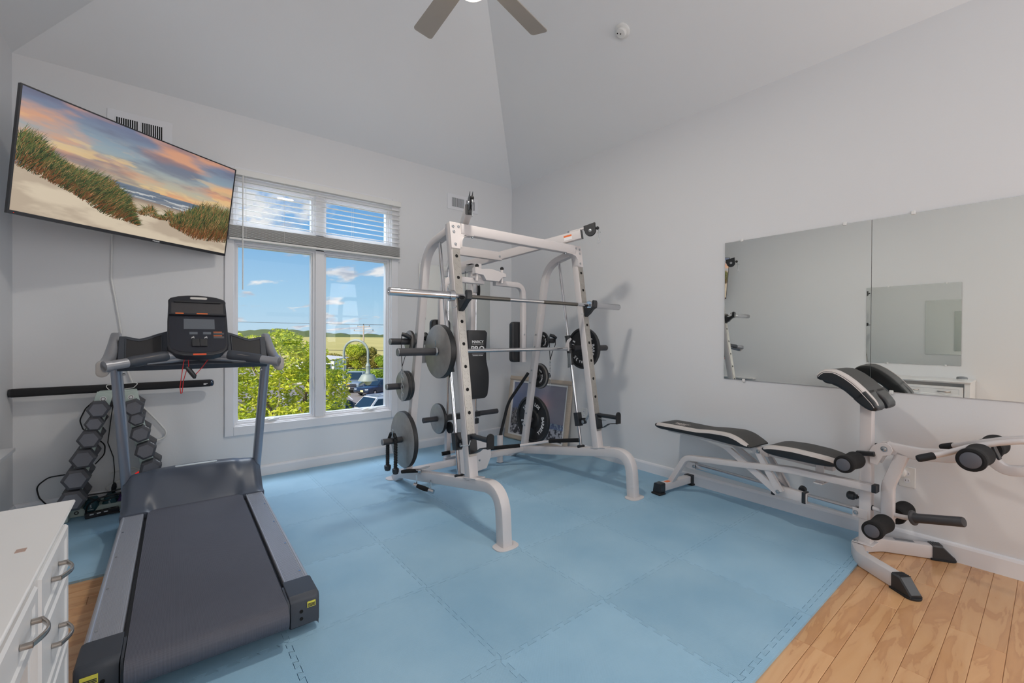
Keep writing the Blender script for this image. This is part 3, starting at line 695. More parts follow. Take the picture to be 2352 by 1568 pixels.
# smith bar with sleeves
SY, SZ = 2.672, 1.118
sb = obj('smith_bar', MB().cyl((XA-.02, SY, SZ), (XB+.02, SY, SZ), .0145, seg=20), CHROME, sm)
for q, x0, x1 in ((-1, XA-.03, 1.195), (1, XB+.03, 3.285)):
    o = obj('bar_sleeve', MB().cyl((x0, SY, SZ), (x1, SY, SZ), .0265), PEG, sm)
    obj('sleeve_cap', MB().lathe((x1, SY, SZ), (q, 0, 0), [(.0265, 0), (.0255, .003), (.012, .0035)], 20), PEGEND if q < 0 else PEG, o)
    xh = (XA+.045) if q < 0 else XB-.045
    hk = [(-.02, -.02), (.02, -.02), (.026, .02), (.0, .075), (-.035, .095), (-.05, .085), (-.02, .05), (-.022, 0)]
    obj('bar_hook', MB().prism([(SY+a, SZ+b) for a, b in hk], (xh-.003, 0, 0), (0, 1, 0), (0, 0, 1), (1, 0, 0), .006), FRAMEW, sm, bevel=.001)
    obj('linkage', MB().prism([(SY-.03, SZ-.16), (SY+.01, SZ-.17), (SY+.015, SZ-.04), (SY-.02, SZ-.04)], (XA+.022*q*-1 if q < 0 else XB-.028, 0, 0), (0, 1, 0), (0, 0, 1), (1, 0, 0), .006), STEEL, sm, bevel=.001)
# J-hooks and spotters
for X in (XA, XB):
    z = 1.447; y = yf(z)
    pl = [(y+.0, z-.055), (y-.006, z-.06), (y-.05, z-.03), (y-.08, z+.0), (y-.115, z+.02), (y-.118, z+.062), (y-.112, z+.078), (y-.098, z+.082), (y-.09, z+.07), (y-.09, z+.028), (y-.075, z+.02), (y-.02, z+.02), (y-.012, z+.045), (y+.006, z+.045)]
    mb = MB(); mb.prism(pl, (X-.020, 0, 0), (0, 1, 0), (0, 0, 1), (1, 0, 0), .040); jh = obj('bar_catch', mb, BLACKP, sm, bevel=.003)
    obj('catch_pin', MB().tube([V(X-.036, y-.015, z-.02), V(X-.05, y-.03, z-.03), V(X-.075, y-.025, z-.035)], .003, 6), STEEL, jh)
    z = .53; y = yf(z)
    spt = obj('safety_catch', MB().box((X, y-.010, z), (.058, .018, .125), Matrix.Rotation(-math.atan(.163), 3, 'X')), BLACKP, sm, bevel=.002)
    obj('catch_tube', MB().cyl((X, y-.01, z+.05), (X, y-.20, z+.055), .0165, seg=18), BLACKP, spt)
    pl = [(-.026, -.045), (.026, -.045)]+arc(0, .022, .026, 0, 180, 10)
    obj('catch_tip', MB().prism(pl, (X, y-.20, z+.052), (1, 0, 0), (0, 0, 1), (0, -1, 0), .012), RUBBER, spt, bevel=.002)
    pts = fillet([(X, y-.018, z-.058), (X, y-.06, z-.045), (X, y-.12, z-.005), (X, y-.205, z+.01)], .06, 6)
    obj('catch_strap', MB().sweep(pts, rsec(.04, .005, .002), (1, 0, 0)), BLACKP, spt)
    obj('lock_pin', MB().tube([V(X-.03, y-.03, z+.03), V(X+.05 if X == XB else X-.05, y-.045, z+.005), V(X+.03 if X == XB else X-.09, y-.01, z+.0)], .0035, 6), STEEL, spt)
# pec arms with pads and bracket
pb = [(2.004, 1.790), (2.073, 1.779), (2.125, 1.787), (2.175, 1.789), (2.325, 1.764), (2.325, 1.732), (2.285, 1.730), (2.250, 1.690), (2.115, 1.690), (2.085, 1.732), (2.004, 1.738)]
obj('pec_bracket', MB().prism([(x, z) for x, z in pb], (0, 2.98, 0), (1, 0, 0), (0, 0, 1), (0, 1, 0), .05), FRAMEW, sm, bevel=.003)
for x in (2.032, 2.292):
    k = obj('pivot_pin', MB().cyl((x, 3.0, 1.68), (x, 3.0, 1.80), .012), FRAMEW, sm)
    obj('pivot_ball', MB().sphere((x, 3.0, 1.806), .0165, 14), RUBBER, k)
obj('bracket_arm', MB().sweep([(2.19, 3.02, 1.735), (2.19, 3.31, 1.735)], rsec(.05, .05, .006), (1, 0, 0)), FRAMEW, sm)
for q in (-1, 1):
    P = fillet([(XC+q*.06, 3.05, 1.685), (XC+q*.41, 3.085, 1.69), (XC+q*.43, 3.10, 1.50), (XC+q*.43, 3.10, .985)], [0, .22, .1, 0], 12)
    arm = obj('pec_arm', MB().sweep(P, rsec(.045, .048, .008), (0, 1, 0)), FRAMEW, sm)
    pl = arc(.055, -.155, .032, -90, 0, 5)+arc(.055, .155, .032, 0, 90, 5)+arc(-.055, .155, .032, 90, 180, 5)+arc(-.055, -.155, .032, 180, 270, 5)
    obj('arm_pad', MB().prism(pl, (XC+q*.425-q*.012, 3.125, 1.17), (1, 0, 0), (0, 0, 1), (0, 1, 0), .055), VINYL, arm, bevel=.012)
    mb = MB(); bolt(mb, (XC+q*.43, 3.077, 1.24), (0, -1, 0), .006, .004); obj('bolt', mb, STEEL, arm)
# back rest
L0, W0 = .61, .118
def brx(z):
    t = (1.275-z)/.605
    return .114+.0*t-.012*math.sin(min(1, t*1.6)*math.pi)*(t < .62)+.02*max(0, math.sin((t-.45)/.55*math.pi) if t > .45 else 0)
zs = [1.275-.605*k/30 for k in range(31)]
def rnd(z):
    t = min((1.275-z), (z-.67)); r = .03
    return (r-math.sqrt(max(0, r*r-(r-t)**2))) if t < r else 0
rg = []
for z in zs:
    w = brx(z)-rnd(z)*.8; rg.append([V(XC-.012+a*1, 3.222+b, z) for a, b in rsec(w*2, .055, .02, 5)])
br = obj('back_rest', MB().rings(rg), VINYL, sm)
obj('back_rest_shell', MB().rings([[V(XC-.008+a, 3.262+b, z) for a, b in rsec((brx(z)-rnd(z)*.8)*2+.03, .03, .01, 4)] for z in zs]), SILVER, sm)
obj('logo_lettering', text_mb('MARCY', .034, (XC-.012, 3.1925, 1.172), (1, 0, 0), (0, 0, 1), (0, -1, 0), .001, bold=.0006, sx=1.08), LETTER, br, kind='stuff', smooth=False)
mb = MB().bb(XC-.072, XC+.048, 3.1915, 3.193, 1.152, 1.1545); mb.bb(XC-.072, XC+.05, 3.1915, 3.193, 1.064, 1.0665)
text_mb('PRO', .075, (XC-.012, 3.1925, 1.107), (1, 0, 0), (0, 0, 1), (0, -1, 0), .001, bold=.0015, mb=mb)
text_mb('TRAINING SYSTEMS', .0125, (XC-.012, 3.1925, 1.052), (1, 0, 0), (0, 0, 1), (0, -1, 0), .001, bold=.0003, mb=mb)
obj('logo_lettering', mb, LETTER, br, kind='stuff', smooth=False)

# ================================================================== PLATES, BARS AND HANGING GEAR
def arc_text(mb, txt, c, Rm, size, mid, step, ex, ey, ez):
    """letters clockwise round centre c, mid angle (deg, from ex toward ey)"""
    n = len(txt)
    for i, ch in enumerate(txt):
        a = R(mid-(i-(n-1)/2)*step); rad = ex*math.cos(a)+ey*math.sin(a); tan = ex*math.sin(a)-ey*math.cos(a)
        text_mb(ch, size, c+rad*Rm, tan, rad, ez, .0012, bold=size*.03, mb=mb)
def plate(x, y, z, r, th, label, group, front=None, words=(), two=False):
    """front=+1/-1: side that carries rim and lettering"""
    t = thing('weight_plate', label, 'weight plate', (x, y, z), group=group)
    if front is None:
        obj('rim', MB().lathe((x+.0015, y, z), (1, 0, 0), [(.028, 0), (r-.004, 0), (r, .004), (r, th-.004), (r-.004, th), (.028, th)], 56), IRON, t)
        mb = MB().lathe((x, y, z), (1, 0, 0), [(.0262, .0), (r-.006, 0), (r-.003, .002)], 56)
        obj('face', mb, IRONG, t)
    else:
        s = front; prof = [(.028, 0), (r*.96, 0), (r, .003), (r, th*.9), (r*.985, th), (r*.90, th), (r*.87, th*.62), (r*.42, th*.58), (r*.36, th*.95), (.028, th*.95)]
        x0 = x if s > 0 else x+th
        obj('body', MB().lathe((x0, y, z), (s, 0, 0), prof, 56), IRON, t)
        ex, ey, ez = V(0, -1, 0) if s < 0 else V(0, 1, 0), V(0, 0, 1), V(s, 0, 0)
        xs = x0+s*th*.62
        for a in (48, 168, -72):
            d = ex*math.cos(R(a))+ey*math.sin(R(a)); pr = ez.cross(d)
            if r > .15:
                mb = MB(); mb.prism([(r*.40, -.0035), (r*.88, -.0035), (r*.88, .0035), (r*.40, .0035)], V(xs, y, z), d, pr, ez, .004); obj('rib', mb, IRON, t)
        for w in words:
            mb = MB(); arc_text(mb, w[0], V(xs+s*.003, y, z), r*w[3], w[4], w[1], w[2], ex, ey, ez)
            obj('lettering', mb, LETTER, t, kind='stuff', smooth=False)
    return t
py, pz = pegs[-1, 0]; plate(1.478, py, pz, .085, .02, 'small weight plate, highest on left storage pegs, under a strap', 'plates stored on the left pegs')
py, pz = pegs[-1, 1]; plate(1.452, py, pz, .118, .026, 'medium pale faced plate, outer of pair on left middle peg', 'plates stored on the left pegs')
plate(1.482, py, pz, .116, .024, 'medium weight plate, inner of pair on left middle peg', 'plates stored on the left pegs')
py, pz = pegs[-1, 2]; plate(1.488, py, pz, .222, .036, 'large grey faced plate low on the left peg behind rope', 'plates stored on the left pegs')
plate(1.482, SY, SZ, .186, .042, 'large pale faced plate on the left sleeve of smith bar', 'plates loaded on the smith bar')
plate(1.925, 3.47, .48, .135, .03, 'medium grey faced plate on the low carriage peg', 'plates on the low carriage')
py, pz = pegs[1, 0]; plate(2.862, py, pz, .088, .02, 'smallest black plate, highest on right storage pegs', 'plates stored on the right pegs', front=-1, words=(('BARBELL', -20, 13, .62, .018), ('LBS', 60, 13, .62, .018)))
py, pz = pegs[1, 1]; plate(2.862, py, pz, .108, .02, 'medium black plate, inner of pair on right middle peg', 'plates stored on the right pegs', front=-1, words=(('BARBELL', -25, 12, .64, .022), ('LOS', 50, 13, .64, .022)))
plate(2.886, py, pz, .124, .022, 'medium black plate, outer of pair on right middle peg', 'plates stored on the right pegs')
py, pz = pegs[1, 2]; plate(2.862, py, pz, .232, .034, 'large black lettered plate low on the right peg', 'plates stored on the right pegs', front=-1, words=(('BARBELL', -22, 11, .66, .047), ('LOS', 62, 11, .66, .047), ('20', 137, 11, .66, .047), ('S', 192, 11, .66, .047), ('KG', 212, 11, .66, .04)))
plate(2.955, SY, SZ, .186, .034, 'large black lettered plate on the right sleeve of smith bar', 'plates loaded on the smith bar', front=-1, words=(('BARBELL', -22, 12, .66, .04), ('LOS', 52, 12, .66, .04), ('35', 228, 14, .66, .042), ('IS', 158, 14, .66, .04), ('LBS', 265, 12, .66, .03)))
# spring collar on left sleeve
scl = thing('spring_collar', 'chrome spring collar on left smith bar sleeve against plate', 'collar', (1.465, SY, SZ))
mb = MB(); mb.tube([V(1.475-.012*k/24, SY+.029*math.cos(k*.8), SZ+.029*math.sin(k*.8)) for k in range(25)], .003, 7)
obj('coil', mb, STEEL, scl)
obj('grip_loop', MB().tube([(1.465, SY-.01, SZ+.03), (1.455, SY-.03, SZ+.055), (1.45, SY-.035, SZ+.075), (1.455, SY-.02, SZ+.078), (1.468, SY+.0, SZ+.035)], .003, 7), STEEL, scl)
# olympic barbell
bz = lambda x: 1.4855
ob = thing('barbell', 'long chrome olympic barbell resting on the upper catches', 'barbell', (2.12, 2.463, 1.4855))
OY, OZ = 2.463, 1.4885
obj('shaft', MB().cyl((1.49, OY, OZ), (2.79, OY, OZ), .014, seg=20), CHROME, ob)
for a in ((1.62, 1.95), (2.28, 2.66)): obj('knurling', MB().cyl((a[0], OY, OZ), (a[1], OY, OZ), .0144, seg=20), mat('knurled_steel', (120, 116, 110), .42, .9, noise=.4, nscale=300), ob)
for q, x0, x1 in ((-1, 1.455, 1.043), (1, 2.835, 3.205)):
    obj('sleeve', MB().lathe((x0, OY, OZ), (q, 0, 0), [(.025, 0), (.025, abs(x1-x0)-.003), (.0235, abs(x1-x0)), (.012, abs(x1-x0)), (.012, abs(x1-x0)-.004), (.003, abs(x1-x0)-.004)], 28), CHROME, ob)
    obj('collar', MB().lathe((x0, OY, OZ), (-q, 0, 0), [(.034, -.006), (.037, -.003), (.037, .028), (.033, .032), (.014, .032)], 28), CHROME, ob)
# curl bar leaning in the holder
cb = thing('straight_handle_bar', 'black rubber coated bar leaning in the white holder tube', 'bar', (2.56, 3.36, .03))
P = fillet([(2.558, 3.365, .012), (2.560, 3.362, .27), (2.63, 3.33, .58), (2.742, 3.165, .872)], [0, .3, .35, 0], 12)
obj('rod', MB().tube(P, .0145, 14), RUBBER, cb)
# lat bar lying on the base
lb = thing('lat_pulldown_bar', 'white bent pulldown bar with black foam grips lying on the base', 'bar', (2.6, 3.1, .2))
PB = fillet([(1.96, 3.44, .165), (2.06, 3.405, .175), (2.36, 3.25, .19), (2.62, 3.115, .205), (2.79, 2.90, .262), (2.80, 2.56, .334)], [0, .06, .1, .2, .2, 0], 10)
obj('bar_tube', MB().tube(PB, .0125, 12), FRAMEW, lb)
def sub(P, a, b): 
    L = [0]
    for i in range(1, len(P)): L.append(L[-1]+(P[i]-P[i-1]).length)
    out = []
    for k in range(13):
        s = (a+(b-a)*k/12)*L[-1]; i = max(j for j in range(len(L)) if L[j] <= s+1e-9); i = min(i, len(P)-2)
        out.append(P[i].lerp(P[i+1], (s-L[i])/max(1e-9, L[i+1]-L[i])))
    return out
for a, b in ((0, .055), (.26, .53), (.74, 1)): obj('foam_grip', MB().tube(sub(PB, a, b), .0175, 14), FOAM, lb)

def ribbon(pts, w, side, th=.002): return MB().sweep(pts, rsec(w, th, th*.4, 2), side)
def strap_chain(q, y, z, x, label, lc):
    t = thing('ankle_strap', label, 'strap', (x, y, z))
    P = fillet([(x+.01, y-.0, z+.03), (x+.03, y-.015, z+.05), (x+.06, y-.03, z+.03), (x+.055, y-.035, z-.05), (x+.02, y-.03, z-.12), (x+.0, y-.02, z-.20)], .03, 5)
    obj('strap_band', ribbon(P, .028, (.5, .8, 0)), RUBBER, t)
    P = fillet([(x+.005, y+.0, z+.03), (x-.005, y-.012, z-.02), (x-.004, y-.018, z-.12), (x+.0, y-.02, z-.20)], .03, 5)
    obj('strap_band', ribbon(P, .03, (.5, .8, 0)), RUBBER, t)
    obj('strap_pad', MB().tube([(x+.0, y-.012, z+.045), (x+.03, y-.03, z+.035), (x+.065, y-.035, z+.015)], [.014, .017, .014], 12), VINYL, t)
    obj('ring', MB().torus((x, y-.02, z-.215), .013, .0028, (.8, -.5, 0)), STEEL, t)
    c = thing('chain', lc, 'chain', (x, y-.02, z-.23))
    k = 0; zz = z-.235
    while zz > z-.235-.235:
        ax = V(.78, -.62, 0) if k % 2 else V(.62, .78, 0)
        n1 = ax.cross(V(0, 0, 1)).normalized()
        mb = MB(); mb.tube([V(x, y-.02, zz)+n1*a+V(0, 0, b) for a, b in ((.007, .013), (.004, .018), (-.004, .018), (-.007, .013), (-.007, -.013), (-.004, -.018), (.004, -.018), (.007, -.013))], .0022, 6, closed=True)
        obj('link', mb, STEEL, c); zz -= .030; k += 1
py, pz = pegs[-1, 0]; strap_chain(-1, py-.005, pz+.012, 1.415, 'black ankle strap looped over the top left peg', 'zinc chain hanging from the strap at left')
py, pz = pegs[1, 0]; strap_chain(1, py-.005, pz+.012, 2.955, 'black ankle strap looped over the top right peg', 'zinc chain hanging from the strap at right')
# triceps rope on lowest left peg
py, pz = pegs[-1, 2]
rp = thing('triceps_rope', 'black twisted triceps rope hanging on the lowest left peg', 'rope', (1.42, py, pz))
def rope(x, y, z0, z1, par):
    for s in range(3):
        mb = MB(); n = 60
        mb.tube([V(x+.0075*math.cos(k*.42+s*2.094), y+.0075*math.sin(k*.42+s*2.094), z0+(z1-z0)*k/n) for k in range(n+1)], .0078, 7)
        obj('strand', mb, RUBBER, par)
    obj('rope_end', MB().lathe((x, y, z1-.045), (0, 0, 1), [(.006, 0), (.02, .006), (.026, .024), (.026, .045), (.02, .048)], 18), BLACKP, par)
rope(1.418, py-.045, pz+.03, .19, rp); rope(1.385, py+.03, pz-.01, .205, rp)
obj('rope_top', MB().tube([(1.418, py-.045, pz+.03), (1.412, py-.03, pz+.055), (1.398, py+.0, pz+.06), (1.385, py+.03, pz-.01)], .013, 10), RUBBER, rp)
obj('rope_buckle', MB().tube([(1.40, py-.03, pz+.035), (1.395, py-.035, pz+.075), (1.40, py-.03, pz+.09), (1.41, py-.025, pz+.075), (1.408, py-.03, pz+.03)], .005, 8, closed=True), STEEL, rp)
obj('rope_eye', MB().torus((1.40, py-.033, pz+.083), .010, .004, (1, -.3, 0)), STEEL, rp)
# handles at the left base tube
hd = thing('stirrup_handle', 'chrome cable handle with black grip lying on left base tube', 'handle', (1.50, 3.0, .2))
obj('grip', MB().tube([(1.43, 3.12, .185), (1.47, 3.07, .196), (1.52, 3.02, .20)], [.013, .016, .013], 14), FOAM, hd)
obj('end_knob', MB().cyl((1.52, 3.02, .20), (1.535, 3.005, .201), .015), CHROME, hd)
obj('yoke', MB().prism([(0, -.012), (.10, -.02), (.13, 0), (.10, .02), (0, .012)], (1.50, 3.02, .205), (.96, .1, .05), (-.1, .99, 0), (0, -.05, 1), .005), CHROME, hd, bevel=.001)
hd = thing('stirrup_handle', 'chrome cable handle with black grip hanging under left base tube', 'handle', (1.51, 2.84, .1))
obj('grip', MB().tube([(1.465, 2.93, .122), (1.49, 2.885, .112), (1.515, 2.845, .104)], [.014, .018, .014], 14), FOAM, hd)
for a, b in (((1.45, 2.955, .128), (1.467, 2.93, .121)), ((1.515, 2.845, .104), (1.535, 2.81, .096))): obj('end_knob', MB().cyl(a, b, .015), CHROME, hd)
for p in ((1.462, 2.935, .13), (1.522, 2.83, .11)): obj('hanger', MB().bb(p[0]-.004, p[0]+.004, p[1]-.002, p[1]+.002, p[2], p[2]+.07), CHROME, hd)

# ================================================================== BENCH (local frame: x toward wall, y toward the corner)
BA = R(-5); bn = thing('weight_bench', 'adjustable bench with preacher pad and leg developer by right wall', 'weight bench', (3.11, .655, -.0), BA)
def bo(name, mb, m, par=None, **k): return obj(name, mb, m, par or bn, local=True, **k)
SX = (1, 0, 0)
ft = bo('foot_tube', MB().sweep([(-.16, 1.265, .05), (.19, 1.265, .05)], rsec(.055, .06, .006), (0, 1, 0)), FRAMEW)
for s, x in ((-1, -.165), (1, .19)):
    x1 = x+s*.05
    rg = [[V(x-s*.01+a*0, 1.265+a, .05+b) for a, b in rsec(.066, .072, .008)], [V(x1-s*.006, 1.265+a, .046+b) for a, b in rsec(.066, .076, .01)], [V(x1, 1.265+a*1.1, .020+b) for a, b in rsec(.066, .03, .01)]]
    bo('foot_cap', MB().rings(rg), BLACKP)
    bo('foot_pad', MB().box((x+s*.03, 1.265, .008), (.075, .082, .014)), RUBBER, bevel=.004)
P = fillet([(-.045, 1.262, .07), (-.045, 1.125, .298), (-.045, .72, .346), (-.045, .45, .385), (-.045, .36, .394), (-.045, -.035, .40)], [0, .09, .2, .2, .1, 0], 10)
bo('main_tube', MB().sweep(P, rsec(.048, .04, .005), SX), FRAMEW)
bo('main_tube_cap', MB().box((-.045, -.045, .40), (.05, .022, .042)), BLACKP, bevel=.002)
bo('warning_sticker', MB().box((-.08, 1.262, .0805), (.07, .03, .0008)), ORANGE, smooth=False)
bo('chrome_rail', MB().sweep([(0, 1.07, .236), (0, .03, .232)], rsec(.034, .042, .003), SX), CHROME)
for v, z in ((1.075, .236), (.05, .232)):
    for x in (-.021, .021):
        pl = arc(0, 0, .026, 180 if v > 1 else 0, 360 if v > 1 else 180, 8) if False else [(-.03, -.026), (.03, -.026), (.03, .026), (-.03, .026)]
        b_ = bo('rail_bracket', MB().prism([(v+(.03 if v > 1 else -.02)+a*1.2, z+b) for a, b in pl], (x-.002, 0, 0), (0, 1, 0), (0, 0, 1), (1, 0, 0), .004), FRAMEW, bevel=.002)
    mb = MB(); bolt(mb, (-.024, v, z), (-1, 0, 0), .009, .006); bo('bolt', mb, STEEL)
bo('slider', MB().sweep([(0, .49, .229), (0, .30, .228)], rsec(.046, .062, .005), SX), FRAMEW)
for v in (.318, .50): bo('slider_collar', MB().box((0, v, .229), (.052, .022, .07)), BLACKP, bevel=.003)
bo('slider_knob', MB().lathe((.03, .36, .245), (1, 0, .3), [(.008, 0), (.008, .02), (.02, .024), (.022, .045), (.012, .05)], 16), BLACKP)
for x in (-.055, .052):
    bo('long_strut', MB().prism([(.834, .443), (.772, .449), (.430, .243), (.472, .212)], (x, 0, 0), (0, 1, 0), (0, 0, 1), SX, .004), FRAMEW)
    bo('long_strut_flange', MB().sweep([(x+(.008 if x < 0 else -.004), .770, .446), (x+(.008 if x < 0 else -.004), .432, .243)], [(-.010, -.0015), (.010, -.0015), (.010, .0015), (-.010, .0015)], SX), FRAMEW, smooth=False)
    bo('seat_strut', MB().prism([(.598, .452), (.556, .452), (.422, .245), (.462, .222)], (x-.006 if x < 0 else x+.006, 0, 0), (0, 1, 0), (0, 0, 1), SX, .004), FRAMEW)
    bo('seat_strut_flange', MB().sweep([(x+(.004 if x < 0 else 0), .557, .450), (x+(.004 if x < 0 else 0), .423, .246)], [(-.010, -.0015), (.010, -.0015), (.010, .0015), (-.010, .0015)], SX), FRAMEW, smooth=False)
mb = MB().cyl((-.065, .452, .236), (.065, .452, .236), .010, seg=12); bolt(mb, (-.062, .452, .236), (-1, 0, 0), .009, .006); bo('strut_axle', mb, STEEL)
bo('pad_frame', MB().sweep([(0, 1.31, .478), (0, .60, .468)], rsec(.045, .035, .004), SX), FRAMEW)
bo('pivot_bracket', MB().sweep([(0, .63, .462), (0, .53, .458)], rsec(.062, .045, .004), SX), FRAMEW)
mb = MB(); bolt(mb, (-.032, .592, .460), (-1, 0, 0), .009, .006); bo('bolt', mb, STEEL)
bo('seat_frame', MB().sweep([(0, .56, .460), (0, .165, .452)], rsec(.045, .035, .004), SX), FRAMEW)
bo('seat_bracket', MB().bb(-.036, -.030, .204, .250, .355, .462), FRAMEW, bevel=.002); bo('seat_bracket', MB().bb(-.062, .03, .204, .250, .35, .356), FRAMEW)
mb = MB(); bolt(mb, (-.036, .227, .378), (-1, 0, 0), .009, .006); bo('bolt', mb, STEEL)
# pads
def pad(name, st, stripe=True):
    """st: list of (v, zbottom, ztop, halfwidth)"""
    rg = []; N = 6
    for v, a, b, w in st:
        rg.append([V(x, v, (a+b)/2+y) for x, y in rsec(w*2, max(.004, b-a), min(.018, (b-a)*.45), N)])
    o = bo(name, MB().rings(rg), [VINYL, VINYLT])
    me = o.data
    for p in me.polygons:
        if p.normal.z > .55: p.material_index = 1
    if stripe:
        rows = []
        for v, a, b, w in st[1:-1]:
            zt = b+.0012; r = min(.018, (b-a)*.45)
            rows.append([V(-w-.0012, v, b-r*1.05), V(-w+r*.18, v, b-r*.28+.001), V(-w+r*.9, v, zt), V(-w+r*.9+.018, v, zt+.0002), V(-w+r*.9+.018, v, zt-.0015)])
        bo('white_stripe', MB().strip(rows), STRIPE, o)
    return o
def interp(tab, n):
    out = []; 
    vs = [q[0] for q in tab]
    for k in range(n+1):
        v = vs[0]+(vs[-1]-vs[0])*k/n; out.append((v,)+tuple(float(np.interp(-v if vs[0] > vs[-1] else v, [-q[0] if vs[0] > vs[-1] else q[0] for q in tab], [q[j] for q in tab])) for j in (1, 2, 3)))
    return out
def smooth_tab(t, it=3):
    t = [list(q) for q in t]
    for _ in range(it):
        t = [t[0]]+[[t[i][0]]+[(t[i-1][j]+2*t[i][j]+t[i+1][j])/4 for j in (1, 2, 3)] for i in range(1, len(t)-1)]+[t[-1]]
    return t
bp_ = pad('back_pad', smooth_tab(interp([(1.362, .503, .528, .118), (1.35, .492, .536, .130), (1.20, .492, .540, .130), (1.0, .492, .540, .118), (.88, .491, .555, .118), (.75, .489, .562, .134), (.68, .488, .545, .136), (.62, .487, .510, .132), (.60, .490, .498, .118)], 44)))
st_ = pad('seat_pad', smooth_tab(interp([(.532, .495, .508, .105), (.515, .482, .525, .126), (.45, .478, .540, .134), (.34, .477, .546, .134), (.22, .477, .540, .13), (.14, .478, .530, .112), (.105, .49, .512, .095)], 30)))
# logo on the back pad
mb = text_mb('MARCY', .036, (-.01, 1.18, .5412), (0, -1, 0), (1, 0, 0), (0, 0, 1), .0008, bold=.0006)
text_mb('PRO', .04, (-.045, 1.18, .5412), (0, -1, 0), (1, 0, 0), (0, 0, 1), .0008, bold=.0008, mb=mb)
mb.bb(-.028, -.0265, 1.12, 1.24, .541, .5418); mb.bb(-.066, -.0645, 1.12, 1.24, .541, .5418)
bo('logo_lettering', mb, STRIPE, bp_, kind='stuff', smooth=False)
# preacher post
bo('upright_post', MB().sweep([(.008, .010, .075), (.008, .010, .90)], rsec(.056, .056, .005), SX), FRAMEW)
bo('post_flange', MB().box((.004, .012, .072), (.10, .095, .006)), FRAMEW, bevel=.002)
mb = MB(); bolt(mb, (-.036, .045, .075), (0, 0, 1), .008, .006); bo('bolt', mb, STEEL)
U = fillet([(-.255, -.205, .028), (-.135, -.01, .028), (-.02, .045, .028), (.06, .045, .028), (.16, .0, .028), (.305, -.205, .028)], [0, .12, .08, .08, .12, 0], 8)
bo('base_tube', MB().sweep(U, rsec(.075, .052, .006), (0, 0, 1)), FRAMEW)
bo('base_sticker', MB().prism([(0, -.015), (.09, -.015), (.09, .015), (0, .015)], (.205, -.06, .0662), (.57, -.82, 0), (.82, .57, 0), (0, 0, 1), .0006), mat('grey_sticker', (128, 130, 135), .6), smooth=False)
for p0, d in ((V(-.255, -.205, 0), V(-.523, -.852, 0)), (V(.305, -.205, 0), V(.577, -.817, 0))):
    n = V(0, 0, 1).cross(d); rg = []
    for t, w, zt in ((-.012, .031, .070), (.03, .031, .070), (.075, .030, .022), (.088, .030, .010)):
        rg.append([p0+d*t+n*x+V(0, 0, z) for x, z in ((-w, -.011), (w, -.011), (w, zt-.008), (w-.006, zt), (-w+.006, zt), (-w, zt-.008))])
    c_ = bo('end_cap', MB().rings(rg), BLACKP)
    pl = [(-.02, -.036), (.07, -.036)]+[(.07+.03*math.sin(R(a)), -.036*math.cos(R(a))) for a in range(15, 180, 15)]+[(-.02, .036)]
    bo('cap_sole', MB().prism(pl, p0+V(0, 0, -.012), d, n, (0, 0, 1), .010), RUBBER, c_, bevel=.002)
    for k in range(4): bo('grip_rib', MB().box(p0+d*(.0+.011*k)+V(0, 0, .0705), (.05, .004, .002), Matrix.Rotation(math.atan2(n.y, n.x), 3, 'Z')), BLACKP, c_, smooth=False)
# preacher pad: loft along the curved centre line
prof = [(.196, .985, .012), (.190, 1.000, .022), (.165, 1.005, .034), (.125, 1.004, .036), (.085, .985, .034), (.045, .957, .032), (.010, .924, .031), (-.020, .892, .029), (-.048, .866, .025), (-.066, .850, .017), (-.074, .843, .008)]
pts = [V(0, a, b) for a, b, c in prof]; cl = fillet(pts, .02, 2)
n_ = 26; L = [0]
for i in range(1, len(pts)): L.append(L[-1]+(pts[i]-pts[i-1]).length)
cl = []; hr = []
for k in range(n_+1):
    s = L[-1]*k/n_; i = max(j for j in range(len(L)-1) if L[j] <= s+1e-9); t = (s-L[i])/(L[i+1]-L[i]); cl.append(pts[i].lerp(pts[i+1], t)); hr.append((prof[i][2]*(1-t)+prof[i+1][2]*t)*1.18)
def prring(k, x0, x1, rr=.02):
    t = (cl[min(k+1, n_)]-cl[max(k-1, 0)]).normalized(); nr = V(1, 0, 0).cross(t)*-1; w = x1-x0
    rr = min(rr, w*.45, hr[k]*.9)
    return [V((x0+x1)/2+a, 0, 0)+cl[k]+nr*b for a, b in rsec(w, hr[k]*2, rr, 6)]
ek = lambda k: .15-(.012 if k in (0, n_) else 0)
mb = MB(); cut = 19
mb.rings([prring(k, -ek(k), ek(k)) for k in range(0, cut+1)])
ppad = bo('preacher_pad', mb, [VINYL, VINYLT])
for a, b in ((-1, -.03), (.03, 1)):
    rg = []
    for k in range(cut-1, n_+1):
        e_ = ek(k); q = (k-cut)/(n_-cut); g = .028*max(.15, min(1, q*2.2+.1)) if q > 0 else .004
        rg.append(prring(k, -e_ if a < 0 else g, -g if a < 0 else e_, .014))
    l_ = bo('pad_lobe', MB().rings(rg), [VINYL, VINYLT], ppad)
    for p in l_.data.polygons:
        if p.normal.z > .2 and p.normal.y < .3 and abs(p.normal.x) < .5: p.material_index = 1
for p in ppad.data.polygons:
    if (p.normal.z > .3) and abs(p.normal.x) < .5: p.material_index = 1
rows = []
